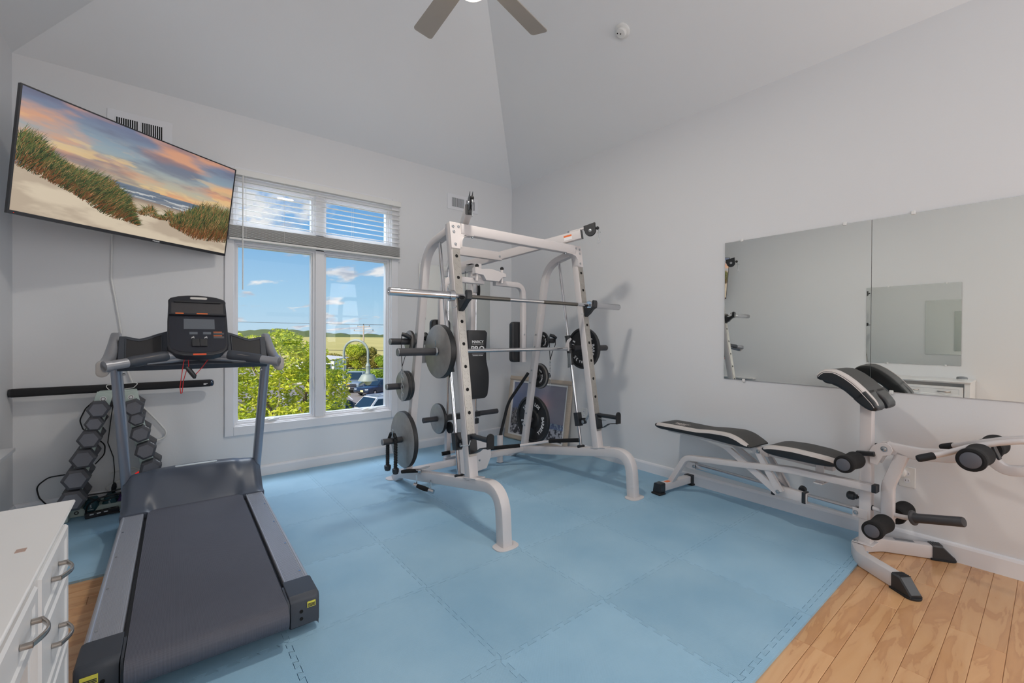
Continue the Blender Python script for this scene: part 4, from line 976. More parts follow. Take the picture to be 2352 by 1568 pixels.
for k in range(1, n_):
    t = (cl[k+1]-cl[k-1]).normalized(); nr = V(1, 0, 0).cross(t)*-1; h_ = hr[k]
    if nr.z < 0: nr = -nr
    r_ = min(.02, h_*.9); e_ = ek(k)
    w_ = .022*min(1, math.sin(math.pi*min(1, max(0, k/n_))*.98)*1.6+.15)
    rows.append([cl[k]+nr*(h_-r_*.95)+V(-e_-.001, 0, 0), cl[k]+nr*(h_-r_*.28+.001)+V(-e_+r_*.25, 0, 0), cl[k]+nr*(h_+.0012)+V(-e_+r_*.95, 0, 0), cl[k]+nr*(h_+.0014)+V(-e_+r_+w_, 0, 0), cl[k]+nr*(h_-.001)+V(-e_+r_+w_, 0, 0)])
bo('white_stripe', MB().strip(rows), STRIPE, ppad)
bo('pad_mount', MB().box((.005, .02, .885), (.05, .09, .05), Matrix.Rotation(R(35), 3, 'X')), FRAMEW, bevel=.003)
# rollers
def roller(xa, xb, v, z, r=.047, endcap=True, dv=0, dz=0):
    L_ = abs(xb-xa); s = 1 if xb > xa else -1
    o = bo('foam_roller', MB().lathe((xa, v, z), (s, 0, 0), [(.012, .004), (r*.82, 0), (r*.97, .006), (r, .02), (r*.97, .04), (r*.90, L_*.35), (r*.90, L_*.55), (r*.98, L_-.035), (r, L_-.018), (r*.93, L_-.002), (.012, L_)], 32), FOAM)
    bo('roller_cap', MB().lathe((xa+s*.002, v, z), (-s, 0, 0), [(r*.70, 0), (r*.68, .003), (r*.5, .006), (r*.15, .0075)], 28), mat('grey_end_cap', (88, 90, 98), .45, noise=.1), o)
    return o
roller(-.265, -.085, .030, .548); roller(.265, .085, .030, .548)
bo('seat_roller_axle', MB().cyl((-.15, .030, .548), (.15, .030, .548), .012, seg=12), BLACKP)
bo('axle_sleeve', MB().box((-.045, .0, .583), (.022, .085, .026), Matrix.Rotation(R(-8), 3, 'X')), BLACKP, bevel=.004)
roller(-.265, -.075, -.096, .238); roller(.265, .075, -.096, .238)
bo('low_roller_axle', MB().cyl((-.15, -.096, .238), (.15, -.096, .238), .0125, seg=12), FRAMEW)
roller(-.265, -.075, -.447, .686, .052); roller(.265, .075, -.447, .686, .052)
bo('top_roller_axle', MB().cyl((-.15, -.447, .686), (.15, -.447, .686), .0125, seg=12), FRAMEW)
bo('height_knob', MB().lathe((-.0, .038, .315), (0, 1, 0), [(.007, 0), (.007, .012), (.014, .013), (.014, .022), (.021, .026), (.024, .034), (.024, .052), (.018, .06)], 18), BLACKP)
# leg developer
for x in (-.042, .032):
    pl = [(-.018, .545), (-.060, .530), (-.078, .560), (-.092, .590)]+[(-.082+.033*math.cos(R(a)), .624+.033*math.sin(R(a))) for a in range(190, -40, -20)][::1]+[(-.03, .60)]
    pl = [(-.014, .600), (-.018, .535), (-.052, .530), (-.075, .585), (-.108, .598), (-.118, .622), (-.108, .648), (-.082, .660), (-.050, .650), (-.028, .628)]
    bo('pivot_plate', MB().prism(pl, (x, 0, 0), (0, 1, 0), (0, 0, 1), SX, .005), FRAMEW, bevel=.002)
mb = MB(); bolt(mb, (-.042, -.080, .625), (-1, 0, 0), .011, .007); bo('bolt', mb, STEEL)
P = fillet([(0, -.085, .628), (0, -.22, .622), (0, -.34, .640), (0, -.48, .690)], .2, 8)
bo('lever_arm', MB().sweep(P, rsec(.046, .064, .01), SX), FRAMEW)
bo('lever_arm_cap', MB().box((0, -.487, .693), (.048, .008, .066), Matrix.Rotation(R(-20), 3, 'X')), BLACKP, bevel=.002)
P = fillet([(0, -.455, .675), (0, -.510, .615), (0, -.78, .66)], .06, 8)
bo('lever_hook', MB().sweep(P, rsec(.046, .045, .006), SX), FRAMEW)
P = fillet([(0, -.150, .61), (0, -.088, .42), (0, -.088, .205)], .14, 10)
bo('drop_leg', MB().sweep(P, rsec(.046, .056, .008), SX), FRAMEW)
bo('bump_stop', MB().cyl((0, -.02, .276), (0, -.062, .272), .0125, seg=14), FRAMEW)
bo('stop_ring', MB().cyl((0, -.018, .276), (0, -.022, .276), .0155, seg=14), BLACKP)
P = fillet([(0, -.11, .268), (0, -.160, .270), (-.03, -.215, .292)], .05, 6)
bo('weight_peg_neck', MB().tube(P, .0125, 14), FRAMEW)
d_ = V(-.045, -.21, .062).normalized(); p_ = V(-.025, -.195, .287)
bo('weight_peg', MB().lathe(p_, d_, [(.014, 0), (.036, 0), (.038, .005), (.036, .010), (.026, .013), (.0235, .03), (.0235, .208), (.021, .212), (.006, .213)], 26), PEG)
for s in (-1, 1):
    P = fillet([(s*.205, -.262, .642), (s*.15, -.345, .678), (s*.075, -.41, .712), (s*.058, -.50, .748), (s*.05, -.58, .772), (s*.035, -.66, .745), (0, -.70, .72)], .06, 6)
    bo('curl_handle', MB().tube(P, .0135, 14), FRAMEW)
    bo('handle_grip', MB().lathe(V(s*.205, -.262, .642), (P[3]-P[0]).normalized()*1, [(.006, -.012), (.015, -.008), (.0175, 0), (.0175, .055), (.015, .06), (.013, .06)], 18), RUBBER)

# ================================================================== TREADMILL (local: x across, y along, built at rear roller)
TA = R(-1.15); tm = thing('treadmill', 'charcoal and silver treadmill with console facing the camera', 'treadmill', (.148, 1.94, 0), TA)
def to(name, mb, m, par=None, **k): return obj(name, mb, m, par or tm, local=True, **k)
DKZ = .1525
# deck frame
to('deck', MB().bb(-.26, .26, .05, 1.72, .045, .125), DGREY2)
def beltpath():
    r = .046; out = [V(0, 1.60, DKZ)]; out += [V(0, 1.60-1.62*k/10, DKZ) for k in range(1, 10)]
    out += [V(0, -.02-r*math.sin(R(a)), DKZ-r+r*math.cos(R(a))) for a in range(0, 181, 15)]
    out += [V(0, 1.6, DKZ-2*r)]
    return out
BELT = mat('tread_belt', (84, 86, 98), .55, noise=.25, nscale=4, bump=.0)
nt = BELT.node_tree; b = nt.nodes['Principled BSDF']; tc = nt.nodes.new('ShaderNodeTexCoord'); w = nt.nodes.new('ShaderNodeTexWave'); w.wave_type = 'BANDS'; w.bands_direction = 'Y'; w.inputs['Scale'].default_value = 62; w.inputs['Distortion'].default_value = 0
w2 = nt.nodes.new('ShaderNodeTexWave'); w2.bands_direction = 'X'; w2.inputs['Scale'].default_value = 90
ml = nt.nodes.new('ShaderNodeMath'); ml.operation = 'ADD'
bp = nt.nodes.new('ShaderNodeBump'); bp.inputs['Strength'].default_value = .35; bp.inputs['Distance'].default_value = .002
nt.links.new(tc.outputs['Object'], w.inputs[0]); nt.links.new(tc.outputs['Object'], w2.inputs[0]); nt.links.new(w.outputs[1], ml.inputs[0]); nt.links.new(w2.outputs[1], ml.inputs[1]); nt.links.new(ml.outputs[0], bp.inputs['Height']); nt.links.new(bp.outputs[0], b.inputs['Normal'])
to('running_belt', MB().sweep(beltpath(), [(-.244, -.0015), (.244, -.0015), (.244, .0015), (-.244, .0015)], (1, 0, 0)), BELT)
for s in (-1, 1):
    # ribbed side rail: section with grooves
    sec = []; x0, x1 = .262, .352; n = 17
    sec.append((x0, .05)); sec.append((x0, DKZ-.004)); sec.append((x0+.003, DKZ)); sec.append((x0+.006, DKZ))
    for k in range(n):
        a = x0+.008+(x1-x0-.014)*k/n; st = (x1-x0-.014)/n
        sec += [(a, DKZ-.0022), (a+st*.40, DKZ-.0022), (a+st*.5, DKZ), (a+st*.9, DKZ)]
    sec += [(x1-.004, DKZ-.0022), (x1, DKZ), (x1+.006, DKZ-.002), (x1+.014, DKZ-.014), (x1+.017, DKZ-.035), (x1+.017, .05)]
    sec = [(s*a, b) for a, b in sec]
    rl = to('side_rail', MB().prism(sec, (0, .14, 0), (1, 0, 0), (0, 0, 1), (0, 1, 0), 1.34), ALU, ang=25)
    for v in (.22, .55, .88, 1.21): to('screw', MB().cyl((s*.338, v, DKZ-.001), (s*.338, v, DKZ+.0012), .0045, seg=10), CHROME, rl)
    # rear end cap
    rg = []
    for v, w0, w1, zt, z0 in ((0.152, .256, .372, DKZ+.003, .03), (.02, .256, .372, DKZ+.003, .03), (.006, .258, .370, DKZ-.008, .03), (0, .260, .368, DKZ-.022, .032), (-.002, .262, .366, .034, .034)):
        r = .016; rg.append([V(s*a, v, b) for a, b in ((w0, z0), (w1-.004, z0), (w1, z0+.006), (w1, zt-r), (w1-r*.3, zt-r*.3), (w1-r, zt), (w0+.002, zt), (w0, zt-.002))])
    ec = to('end_cap', MB().rings(rg), DGREY, bevel=.0015)
    to('inner_flange', MB().prism([(.0, .05), (-.012, .08), (-.012, .128), (.0, DKZ-.006), (.12, DKZ), (.12, .04)], (s*.246 if s > 0 else s*.256, 0, 0), (0, 1, 0), (0, 0, 1), (1, 0, 0), .010), DGREY, ec, bevel=.002)
    for z in (.092, .062): to('adjuster_hole', MB().cyl((s*.300, -.0015, z), (s*.300, -.0035, z), .0068, seg=16), HOLE, ec, smooth=False)
    xs = .338 if s > 0 else -.300-.044
    to('caution_label', MB().bb(xs-.016, xs+.016, -.0035, -.0025, .100, .124) if s > 0 else MB().bb(xs+.012-.022, xs+.012+.022, -.0035, -.0025, .095, .125), mat('yellow_label', (222, 214, 84), .5), ec, smooth=False)
    mb = MB(); c0 = xs if s > 0 else xs+.012; hw = .0135 if s > 0 else .019
    for k in range(3): mb.bb(c0-hw, c0+hw, -.0041, -.0035, .1025+.005*k-(.004 if s < 0 else 0), .1058+.005*k-(.004 if s < 0 else 0))
    lb2 = to('label_lines', mb, DGREY2, ec, smooth=False, kind='stuff')
    to('levelling_foot', MB().lathe((s*.31, .08, 0), (0, 0, 1), [(.02, 0), (.022, .006), (.012, .012), (.008, .035)], 16), RUBBER)
    # uprights
    P = [(s*.352, 1.765, .14), (s*.384-(.004 if s < 0 else 0), 1.512, 1.035)]
    up_ = to('upright', MB().sweep(P, rsec(.052, .086, .025, 6), (1, 0, 0)), mat('silver_upright', (150, 158, 172), .3, .6, noise=.05))
    mb = MB(); bolt(mb, (s*.352, 1.48, .99), (0, -1, .3), .006, .006); to('bolt', mb, STEEL, up_)
    # side arm with rounded end
    A = [(-.415, 1.165, 1.045, .050, .088), (-.413, 1.20, 1.047, .050, .088), (-.409, 1.26, 1.058, .052, .080), (-.402, 1.34, 1.085, .054, .080), (-.396, 1.42, 1.125, .056, .085), (-.392, 1.48, 1.16, .056, .085), (-.390, 1.535, 1.205, .054, .07), (-.390, 1.555, 1.225, .050, .03)]
    rg = []
    for i, (x, v, z, w_, h_) in enumerate(A):
        a = A[min(i+1, len(A)-1)]; b_ = A[max(i-1, 0)]; t = V(0, a[1]-b_[1], a[2]-b_[2]).normalized(); nr = V(0, -t.z, t.y)
        rg.append([V(-s*x, v, z)+V(a2, 0, 0)+nr*b2 for a2, b2 in rsec(w_, h_, w_*.48, 7)])
    arm_ = to('side_arm', MB().rings(rg), SILVER)
    rg = [[V(-s*-.415*-1 if False else s*.415, 1.165-.004*k, 1.045)+V(a2, 0, b2) for a2, b2 in rsec(.050-.006*k*k, .088-.006*k*k, .024-.003*k, 7)] for k in range(3)]
    to('arm_end_cap', MB().rings(rg), mat('warm_grey_plastic', (168, 164, 160), .5, noise=.05), arm_)
# motor hood as a shaped shell
def hoodz(u, v):
    a = abs(u)
    def ss(t): t = max(0, min(1, t)); return t*t*(3-2*t)
    m = ss((a-.205)/.055)
    wing = .150+.185*ss((v-1.43)/.26)
    cen = .140+.200*(ss((v-1.485)/.17)**.8)
    z = wing*m+cen*(1-m)+.022*(1-(u/.37)**2)*ss((v-1.45)/.25)
    back = ss((v-1.70)/.11); z = z*(1-back)+.05*back
    edge = ss((a-.325)/.045); z -= edge*.05*ss((v-1.45)/.1)
    return z
nu, nv = 56, 40; rows = []
for i in range(nv+1):
    v = 1.468+(1.83-1.468)*i/nv
    rows.append([V(-.372+.744*j/nu, v+(0 if abs(-.372+.744*j/nu) > .25 else 0), hoodz(-.372+.744*j/nu, v)) for j in range(nu+1)])
mb = MB(); mb.strip(rows)
bot = lambda p: V(p.x, p.y, .03)
for e_ in (rows[0], rows[-1], [r[0] for r in rows], [r[-1] for r in rows]): mb.strip([e_, [bot(p) for p in e_]])
hood = to('motor_hood', mb, mat('hood_plastic', (76, 84, 98), .36, noise=.06, nscale=14, bump=.1, bscale=700), ang=50)
mb = MB()
for k in range(1): 
    pl = arc(.105, 0, .010, -90, 90, 6)+arc(-.105, 0, .010, 90, 270, 6); zt = hoodz(0, 1.665)+.002
mb.prism(pl, (.0, 1.66, hoodz(.0, 1.66)-.003), (1, 0, 0), (0, 1, .12), (0, -.1, 1), .0065)
hs_ = to('hood_strip', mb, mat('translucent_strip', (196, 205, 210), .5), hood, bevel=.001)
# handle bar
P = fillet([(-.405, 1.13, 1.058), (-.19, 1.265, 1.095), (0, 1.335, 1.128), (.19, 1.265, 1.095), (.405, 1.13, 1.058)], [0, .9, .9, .9, 0], 12)
hb = to('handle_bar', MB().tube(P, .0255, 18), SILVER)
for s in (-1, 1):
    Q = sub(P, .115, .33) if s < 0 else sub(P, .67, .885)
    g_ = to('pulse_grip', MB().tube(Q, [.026]+[.031]*(len(Q)-2)+[.026], 18), DGREY, hb)
    q0, q1 = Q[2], Q[-3]; t_ = (q1-q0).normalized(); w_ = V(0, 0, 1)-t_*t_.z; w_.normalize(); dn = (w_*.8+t_.cross(w_)*(-.6 if t_.cross(w_).y > 0 else .6)).normalized()
    to('contact_plate', MB().sweep([q0+dn*.0235, q1+dn*.0235], [(x*.013, .009*math.sqrt(max(0, 1-x*x))) for x in (-1, -.5, 0, .5, 1)]+[(.013, -.003), (-.013, -.003)], t_.cross(dn).normalized()), mat('contact_steel', (196, 182, 168), .3, .8), g_)
    to('bar_collar', MB().tube(sub(P, 0, .03) if s < 0 else sub(P, .97, 1), .030, 18), SILVER, hb)
rows = []
for k in range(17):
    a = -1+2*k/16; x = a*.235; t = .035*(1-a*a)
    y = 1.335-.075*(abs(x)/.19)**1.6-.012; z = 1.128-.033*(abs(x)/.19)**1.6-.018
    rows.append([V(x, y-.010, z), V(x, y-.008, z-t*.7-.004), V(x, y+.01, z-t-.006), V(x, y+.02, z)])
to('bar_underplate', MB().rings(rows), SILVER, hb)
# console board between the arms (tilted plane)
BO_ = V(0, 1.325, 1.062); bex, bey = V(1, 0, 0), V(0, .62, .785).normalized(); bez = bex.cross(bey)*-1
def brd(x, t, off=0): return BO_+bex*x+bey*t-V(0, bey.z, -bey.y)*off
tabx = [0, .10, .155, .20, .245, .28, .31, .34, .372]; tabt = [.25, .245, .235, .215, .190, .178, .186, .196, .196]
top = [(x/100, float(np.interp(abs(x/100), tabx, tabt))) for x in range(-37, 38)]
pl = [(-.372, -.02), (.372, -.02)]+top[::-1]
cbn = V(0, -bey.z, bey.y)
cbd = to('console_board', MB().prism(pl, BO_, bex, bey, cbn, -.05), DGREY, bevel=.004)
for s in (-1, 1):
    tp = [(x/1000, float(np.interp(x/1000, tabx, tabt))-.022) for x in range(175, 341, 5)]
    pl = [(.178, .035), (.336, .028)]+tp[::-1]; pl = [(s*a, b) for a, b in pl]
    to('storage_tray', MB().prism(pl, BO_+cbn*.001, bex, bey, cbn, .0012), mat('tray_rubber', (40, 40, 43), .6, noise=.1), cbd, smooth=False)
    rim = [BO_+bex*a+bey*b+cbn*.003 for a, b in pl]
    to('tray_lip', MB().tube(rim, .0035, 6, closed=True), DGREY, cbd)
# console head
CO = V(0, 1.255, 1.085); cey = V(0, .55, .835).normalized(); cn = V(0, -cey.z, cey.y)
ol = [(-.150, .075), (-.143, .045), (-.118, .018), (-.07, .003), (0, -.002), (.07, .003), (.118, .018), (.143, .045), (.150, .075), (.150, .25), (.146, .395), (.15, .402), (.138, .422), (.10, .438), (.05, .446), (0, .449), (-.05, .446), (-.10, .438), (-.138, .422), (-.15, .402), (-.146, .395), (-.150, .25)]
ch = to('console', MB().prism(ol, CO+cn*.03, bex, cey, cn, -.055), DGREY2, bevel=.008)
def cf(name, pl, off, th, m, bev=0, **k): return to(name, MB().prism(pl, CO+cn*(.030+off), bex, cey, cn, th), m, ch, bevel=bev, smooth=bool(bev), **k)
rect = lambda a, b, c, d: [(a, c), (b, c), (b, d), (a, d)]
cf('face_panel', [(-.138, .075), (-.128, .05), (-.09, .03), (0, .02), (.09, .03), (.128, .05), (.138, .075), (.140, .285), (-.140, .285)], .0, .002, mat('glossy_panel', (36, 39, 48), .22, noise=.05))
cf('screen', rect(-.072, .082, .188, .262), .002, .0012, mat('lcd_grey', (92, 98, 106), .3, noise=.04))
cf('reading_shelf_back', rect(-.132, .132, .296, .385), .0005, .001, mat('shelf_back', (58, 57, 60), .5, noise=.06))
cf('shelf_ledge', rect(-.145, .145, .286, .296), 0, .016, DGREY2, .002)
cf('shelf_top_rail', rect(-.12, .118, .384, .394), 0, .010, BLACKP, .002)
pl = arc(.036, .422, .0085, -90, 90, 5)+arc(-.036, .422, .0085, 90, 270, 5)
cf('handle_slot', [(x+.005, y) for x, y in pl], .001, .001, mat('slot_light', (196, 194, 190), .6))
for x in (-.045, .022): cf('small_display', rect(x, x+.04, .150, .167), .002, .0008, MAT['lcd_grey'])
for a, b, t in ((-.112, -.072, .2925), (-.008, .048, .2925)): cf('orange_tag', rect(a, b, t-.003, t+.004), .0165, .0006, ORANGE)
for t in (.165, .138):
    cf('orange_key', rect(.074, .118, t, t+.004), .002, .0007, ORANGE); cf('key_guide', rect(.074, .128, t-.016, t-.002), .002, .0005, mat('faint_print', (74, 74, 78), .5))
for x in (-.030, .008): cf('paddle_key', rect(x-.004, x+.034, .062, .112), .002, .010, BLACKP, .003)
def pict(x, t, flip):
    mb = MB(); o = CO+cn*.0325
    for a, b in (((0, .006), (.007, .0)), ((0, .006), (-.008, -.001)), ((.002, .011), (-.001, .004)), ((.0, .009), (.008, .007)), ((-.001, .009), (-.008, .005))):
        mb.tube([o+bex*(x+a[0]*flip)+cey*(t+a[1]), o+bex*(x+b[0]*flip)+cey*(t+b[1])], .0011, 5)
    mb.sphere(o+bex*(x+.003*flip)+cey*(t+.0135), .002, 6)
    to('runner_symbol', mb, LETTER, ch, kind='stuff')
pict(-.028, .122, 1); pict(.036, .122, 1)
cf('stop_key', [(-.028, .004), (.034, .004), (.036, .009), (.034, .014), (-.028, .014), (-.030, .009)], .0, .004, mat('stop_key_red', (200, 70, 36), .5, emit=(200, 90, 40), estr=.15), .001)
# safety cord
sc_root = thing('safety_cord', 'red safety cord with black clip hanging from treadmill console', 'cord', (.20, 3.22, 1.05))
Yc = 3.205
for P in ([(.112, Yc+.03, 1.118), (.098, Yc, 1.05), (.083, Yc, .92), (.086, Yc, .88), (.093, Yc-.002, .885), (.098, Yc, .95), (.112, Yc, 1.01), (.124, Yc, 1.04), (.122, Yc+.02, 1.09), (.114, Yc+.03, 1.118)], [(.152, Yc, .982), (.19, Yc+.01, 1.03), (.235, Yc+.03, 1.10)]):
    obj('cord', MB().tube(fillet(P, .02, 4), .0022, 7), RED, sc_root)
obj('clip', MB().tube([(.112, Yc-.004, 1.035), (.128, Yc-.004, 1.015), (.15, Yc-.004, .98), (.153, Yc-.004, .965)], [.009, .013, .013, .006], 12), BLACKP, sc_root)

# ================================================================== DUMBBELL RACK AND DUMBBELLS
rk = thing('dumbbell_rack', 'pale green two column dumbbell rack against the window wall', 'rack', (-.27, 4.12, 0))
for nm, x0, x1 in (('L', -.30, -.475), ('R', -.175, -.045)):
    obj('column', MB().sweep([(x0, 4.09, .825), (x1, 4.09, .09)], rsec(.078, .075, .005), (0, 1, 0)), GREENR, rk)
    obj('column_face', MB().sweep([(x0+(x1-x0)*-.005, 4.035, .828), (x0+(x1-x0)*.13, 4.035, .735)], rsec(.006, .084, .002), (0, 1, 0)), GREENR, rk)
    cx, cz = x0+(x1-x0)*.055, .787
    obj('round_sticker', MB().lathe((cx, 4.032, cz), (0, -1, 0), [(.017, 0), (.017, .0008), (.002, .0008)], 22), LETTER, rk, smooth=False)
    obj('sticker_ring', MB().torus((cx, 4.0305, cz), .011, .0014, (0, 1, 0)), BLACKP, rk)
obj('top_bar', MB().bb(-.335, -.14, 4.05, 4.13, .80, .835), GREENR, rk, bevel=.003)
obj('base_bar', MB().bb(-.50, .02, 4.085, 4.12, .002, .052), GREENR, rk, bevel=.003)
obj('base_bar', MB().bb(-.50, .02, 4.25, 4.285, .002, .052), GREENR, rk, bevel=.003)
obj('base_side', MB().bb(-.505, -.475, 4.0, 4.29, .002, .085), GREENR, rk, bevel=.003)
obj('base_side', MB().bb(.0, .03, 4.0, 4.29, .002, .085), GREENR, rk, bevel=.003)
obj('rivet', MB().torus((-.445, 4.083, .03), .009, .003, (0, 1, 0)), BLACKP, rk)
obj('tray', MB().bb(-.475, 0, 4.12, 4.25, .008, .014), GREENR, rk)
DL = [(-.327, .728, .060, 'topmost'), (-.346, .637, .051, 'second from top'), (-.370, .537, .063, 'third from top'), (-.399, .414, .067, 'fourth from top'), (-.433, .287, .071, 'fifth from top'), (-.452, .152, .072, 'lowest')]
DR = [(-.150, .722, .060, 'topmost'), (-.134, .643, .048, 'second from top'), (-.116, .538, .060, 'third from top'), (-.088, .418, .063, 'fourth from top'), (-.061, .287, .066, 'lowest visible')]
def dumbbell(x, z, r, label, group, rot, num=None, lean_=0.):
    t = thing('dumbbell', label, 'dumbbell', (x, 4.08, z), group=group)
    hl = .055+r*.55
    def head(y0, y1, fr):
        k = 1 if y1 > y0 else -1
        rg = []
        for (y, rr) in ((y0, r*.74), (y0+k*.012, r), (y1-k*.012, r), (y1, r*.74)):
            rg.append([V(x+rr*math.cos(R(rot+60*a)), y, z+rr*math.sin(R(rot+60*a))) for a in range(6)])
        o = obj('head', MB().rings(rg), HEXR, t, smooth=False, bevel=.002)
        if fr: obj('head_face', MB().prism([(r*.73*math.cos(R(rot+60*a)), r*.73*math.sin(R(rot+60*a))) for a in range(6)], (x, y0-.0008, z), (1, 0, 0), (0, 0, 1), (0, 1, 0), .001), HEXF, o, smooth=False)
        return o
    h1 = head(3.93, 3.93+hl, True); head(4.245, 4.245-hl, False)
    obj('handle', MB().lathe((x, 3.93+hl, z), (0, 1, 0), [(.013, 0), (.017, (.315-2*hl)*.5), (.013, .315-2*hl)], 14), STEEL, t)
    if num:
        a = R(rot+60*0+30+0); 
        # number on the upper right flat
        for ang in (R(30+rot),):
            n = V(math.cos(ang), 0, math.sin(ang)); tdir = V(-math.sin(ang), 0, math.cos(ang))
            mb = text_mb(num, .032, V(x, 3.93+hl*.5, z)+n*(r*.867+.0006), tdir*-1, V(0, 1, 0), n, .001, bold=.001)
            obj('number', mb, LETTER, t, kind='stuff', smooth=False)
for x, z, r, w in DL: dumbbell(x, z, r, 'grey hex dumbbell, %s in the left column of rack' % w, 'hex dumbbells in the left column', 0)
for i, (x, z, r, w) in enumerate(DR): dumbbell(x, z, r, 'grey hex dumbbell, %s in the right column of rack' % w, 'hex dumbbells in the right column', 30-12, num=(None, None, '30', '35', '40')[i])
TEAL = mat('teal_vinyl_dumbbell', (24, 72, 82), .5, noise=.15, nscale=20); PURP = mat('purple_vinyl_dumbbell', (72, 50, 110), .5, noise=.15, nscale=20)
for x, y, m, lab, tx in ((-.375, 4.06+.09, TEAL, 'small teal dumbbell on rack base, left of pair', '5'), (-.283, 4.175, TEAL, 'small teal dumbbell on rack base, right of pair', '5'), (-.205, 4.185, PURP, 'small purple dumbbell on rack base beside the treadmill post', None)):
    t = thing('small_dumbbell', lab, 'dumbbell', (x, y, .014), group='vinyl dumbbells on the rack base' )
    for s in (-1, 1):
        rg = [[V(x+rr*math.cos(R(60*a)), y+s*yy, .056+rr*math.sin(R(60*a))) for a in range(6)] for yy, rr in ((.025, .028), (.032, .040), (.068, .040), (.076, .030))]
        obj('head', MB().rings(rg), m, t, bevel=.004)
    obj('handle', MB().cyl((x, y-.03, .056), (x, y+.03, .056), .013, seg=12), m, t)
    if tx: 
        mb = text_mb(tx, .026, (x, y-.0765, .058), (1, 0, 0), (0, 0, 1), (0, -1, 0), .001); text_mb('LBS', .010, (x, y-.0765, .078), (1, 0, 0), (0, 0, 1), (0, -1, 0), .001, mb=mb); text_mb('BARBELL', .008, (x, y-.0765, .038), (1, 0, 0), (0, 0, 1), (0, -1, 0), .001, mb=mb)
        obj('weight_lettering', mb, LETTER, t, kind='stuff', smooth=False)

# ---- sound bar
sb_ = thing('sound_bar', 'long black sound bar resting on top of the dumbbell rack', 'sound bar', (-.22, 4.2, .815))
mb = MB(); mb.cyl((-.755, 4.205, .842), (.302, 4.205, .842), .027, seg=24)
obj('speaker_body', MB().sweep([(-.755, 4.205, .842), (.300, 4.205, .842)], rsec(.06, .054, .018, 5), (0, 1, 0)), mat('speaker_mesh', (34, 34, 37), .8, noise=.3, nscale=120, bump=.5, bscale=900), sb_)
obj('left_end', MB().sweep([(-.765, 4.205, .842), (-.755, 4.205, .842)], rsec(.058, .052, .018, 5), (0, 1, 0)), BLACKP, sb_)
obj('right_end', MB().lathe((.300, 4.205, .842), (1, 0, 0), [(.027, 0), (.0275, .008), (.024, .018), (.014, .024), (.004, .024)], 20), mat('gloss_end', (60, 70, 84), .1, .8, noise=.3, nscale=40), sb_)
obj('badge', MB().prism([(0, -.006), (.018, -.006), (.018, .001), (.026, .001), (.026, .005), (0, .005)], (.255, 4.1740, .838), (1, 0, 0), (0, 0, 1), (0, -1, 0), .001), LETTER, sb_, smooth=False)
zz = thing('wire_ring', 'thin white wire loop hung in front of the sound bar', 'wire', (-.22, 4.165, .85))
obj('loop', MB().tube(fillet([(-.30, 4.168, .868), (-.15, 4.168, .876), (-.135, 4.168, .868), (-.16, 4.168, .838), (-.285, 4.168, .828), (-.305, 4.168, .855), (-.30, 4.168, .868)], .012, 5), .0024, 7), WHITEP, zz)
# ---- cables
def cord(name, label, cat, pts, r, m, fl=.06, part='wire'):
    t = thing(name, label, cat, pts[0]); obj(part, MB().tube(fillet(pts, fl, 6), r, 8), m, t); return t
cord('white_cable', 'white cable hanging from the television down the wall', 'cable', [(-.281, 4.305, 2.02), (-.286, 4.305, 1.628), (-.262, 4.305, 1.46), (-.234, 4.305, 1.25), (-.217, 4.305, 1.024), (-.181, 4.300, .893), (-.145, 4.29, .78), (-.110, 4.29, .68), (-.03, 4.29, .57), (.028, 4.29, .478), (.02, 4.29, .43), (-.03, 4.285, .415)], .0062, WHITEP)
cord('black_cable', 'thin black cable hanging from rack to the floor cords', 'cable', [(-.272, 4.29, .74), (-.285, 4.29, .64), (-.300, 4.29, .49), (-.305, 4.29, .44), (-.275, 4.29, .33), (-.268, 4.28, .22), (-.275, 4.26, .12)], .0028, CORDB, .03)
cord('black_cable', 'black cable arcing out left of the dumbbell rack top', 'cable', [(-.34, 4.27, .79), (-.42, 4.28, .70), (-.45, 4.28, .62), (-.43, 4.27, .55), (-.40, 4.26, .545)], .004, CORDB)
cord('black_cable', 'black cable looping left near floor beside the rack', 'cable', [(-.50, 4.27, .255), (-.60, 4.28, .25), (-.66, 4.28, .20), (-.645, 4.28, .12), (-.58, 4.27, .02)], .0042, CORDB)
cord('black_cable', 'black cable looping out between left dumbbells of the rack', 'cable', [(-.35, 4.27, .47), (-.318, 4.275, .43), (-.322, 4.28, .36), (-.37, 4.27, .30)], .004, CORDB)
cord('treadmill_power_cord', 'thick black power cord coiled on the mat beside rack', 'cord', [(-.13, 3.98, .012), (-.25, 4.0, .012), (-.36, 4.02, .012), (-.40, 4.06, .02), (-.385, 4.02, .09), (-.33, 3.99, .13), (-.24, 4.0, .14), (-.15, 4.0, .13)], .0055, CORDB)
cord('tangled_cord', 'black cord tangle draped over the small teal dumbbells', 'cord', [(-.44, 4.06, .16), (-.36, 4.04, .115), (-.30, 4.03, .09), (-.24, 4.04, .12), (-.16, 4.06, .16), (-.28, 4.03, .15), (-.43, 4.02, .155)], .0048, CORDB, .05)
t = thing('power_strip', 'black power strip lying on the mat by the rack base', 'power strip', (-.31, 4.0, 0)); ps = t
rot = Matrix.Rotation(R(12), 3, 'Z')
obj('case', MB().box((-.315, 4.035, .018), (.17, .042, .034), rot), BLACKP, t, bevel=.004)
for k in range(4): obj('socket', MB().box(V(-.315, 4.035, .0355)+rot @ V(-.055+k*.037, 0, 0), (.026, .024, .002), rot), RUBBER, t, bevel=.001)
for k in range(3): obj('contact_label', MB().box(V(-.315, 4.012, .026)+rot @ V(-.05+k*.035, 0, 0), (.02, .001, .006), rot), LETTER, t, smooth=False)
t = thing('surge_protector', 'white surge protector with red lit switch leaning on wall', 'power strip', (-.2, 4.27, 0))
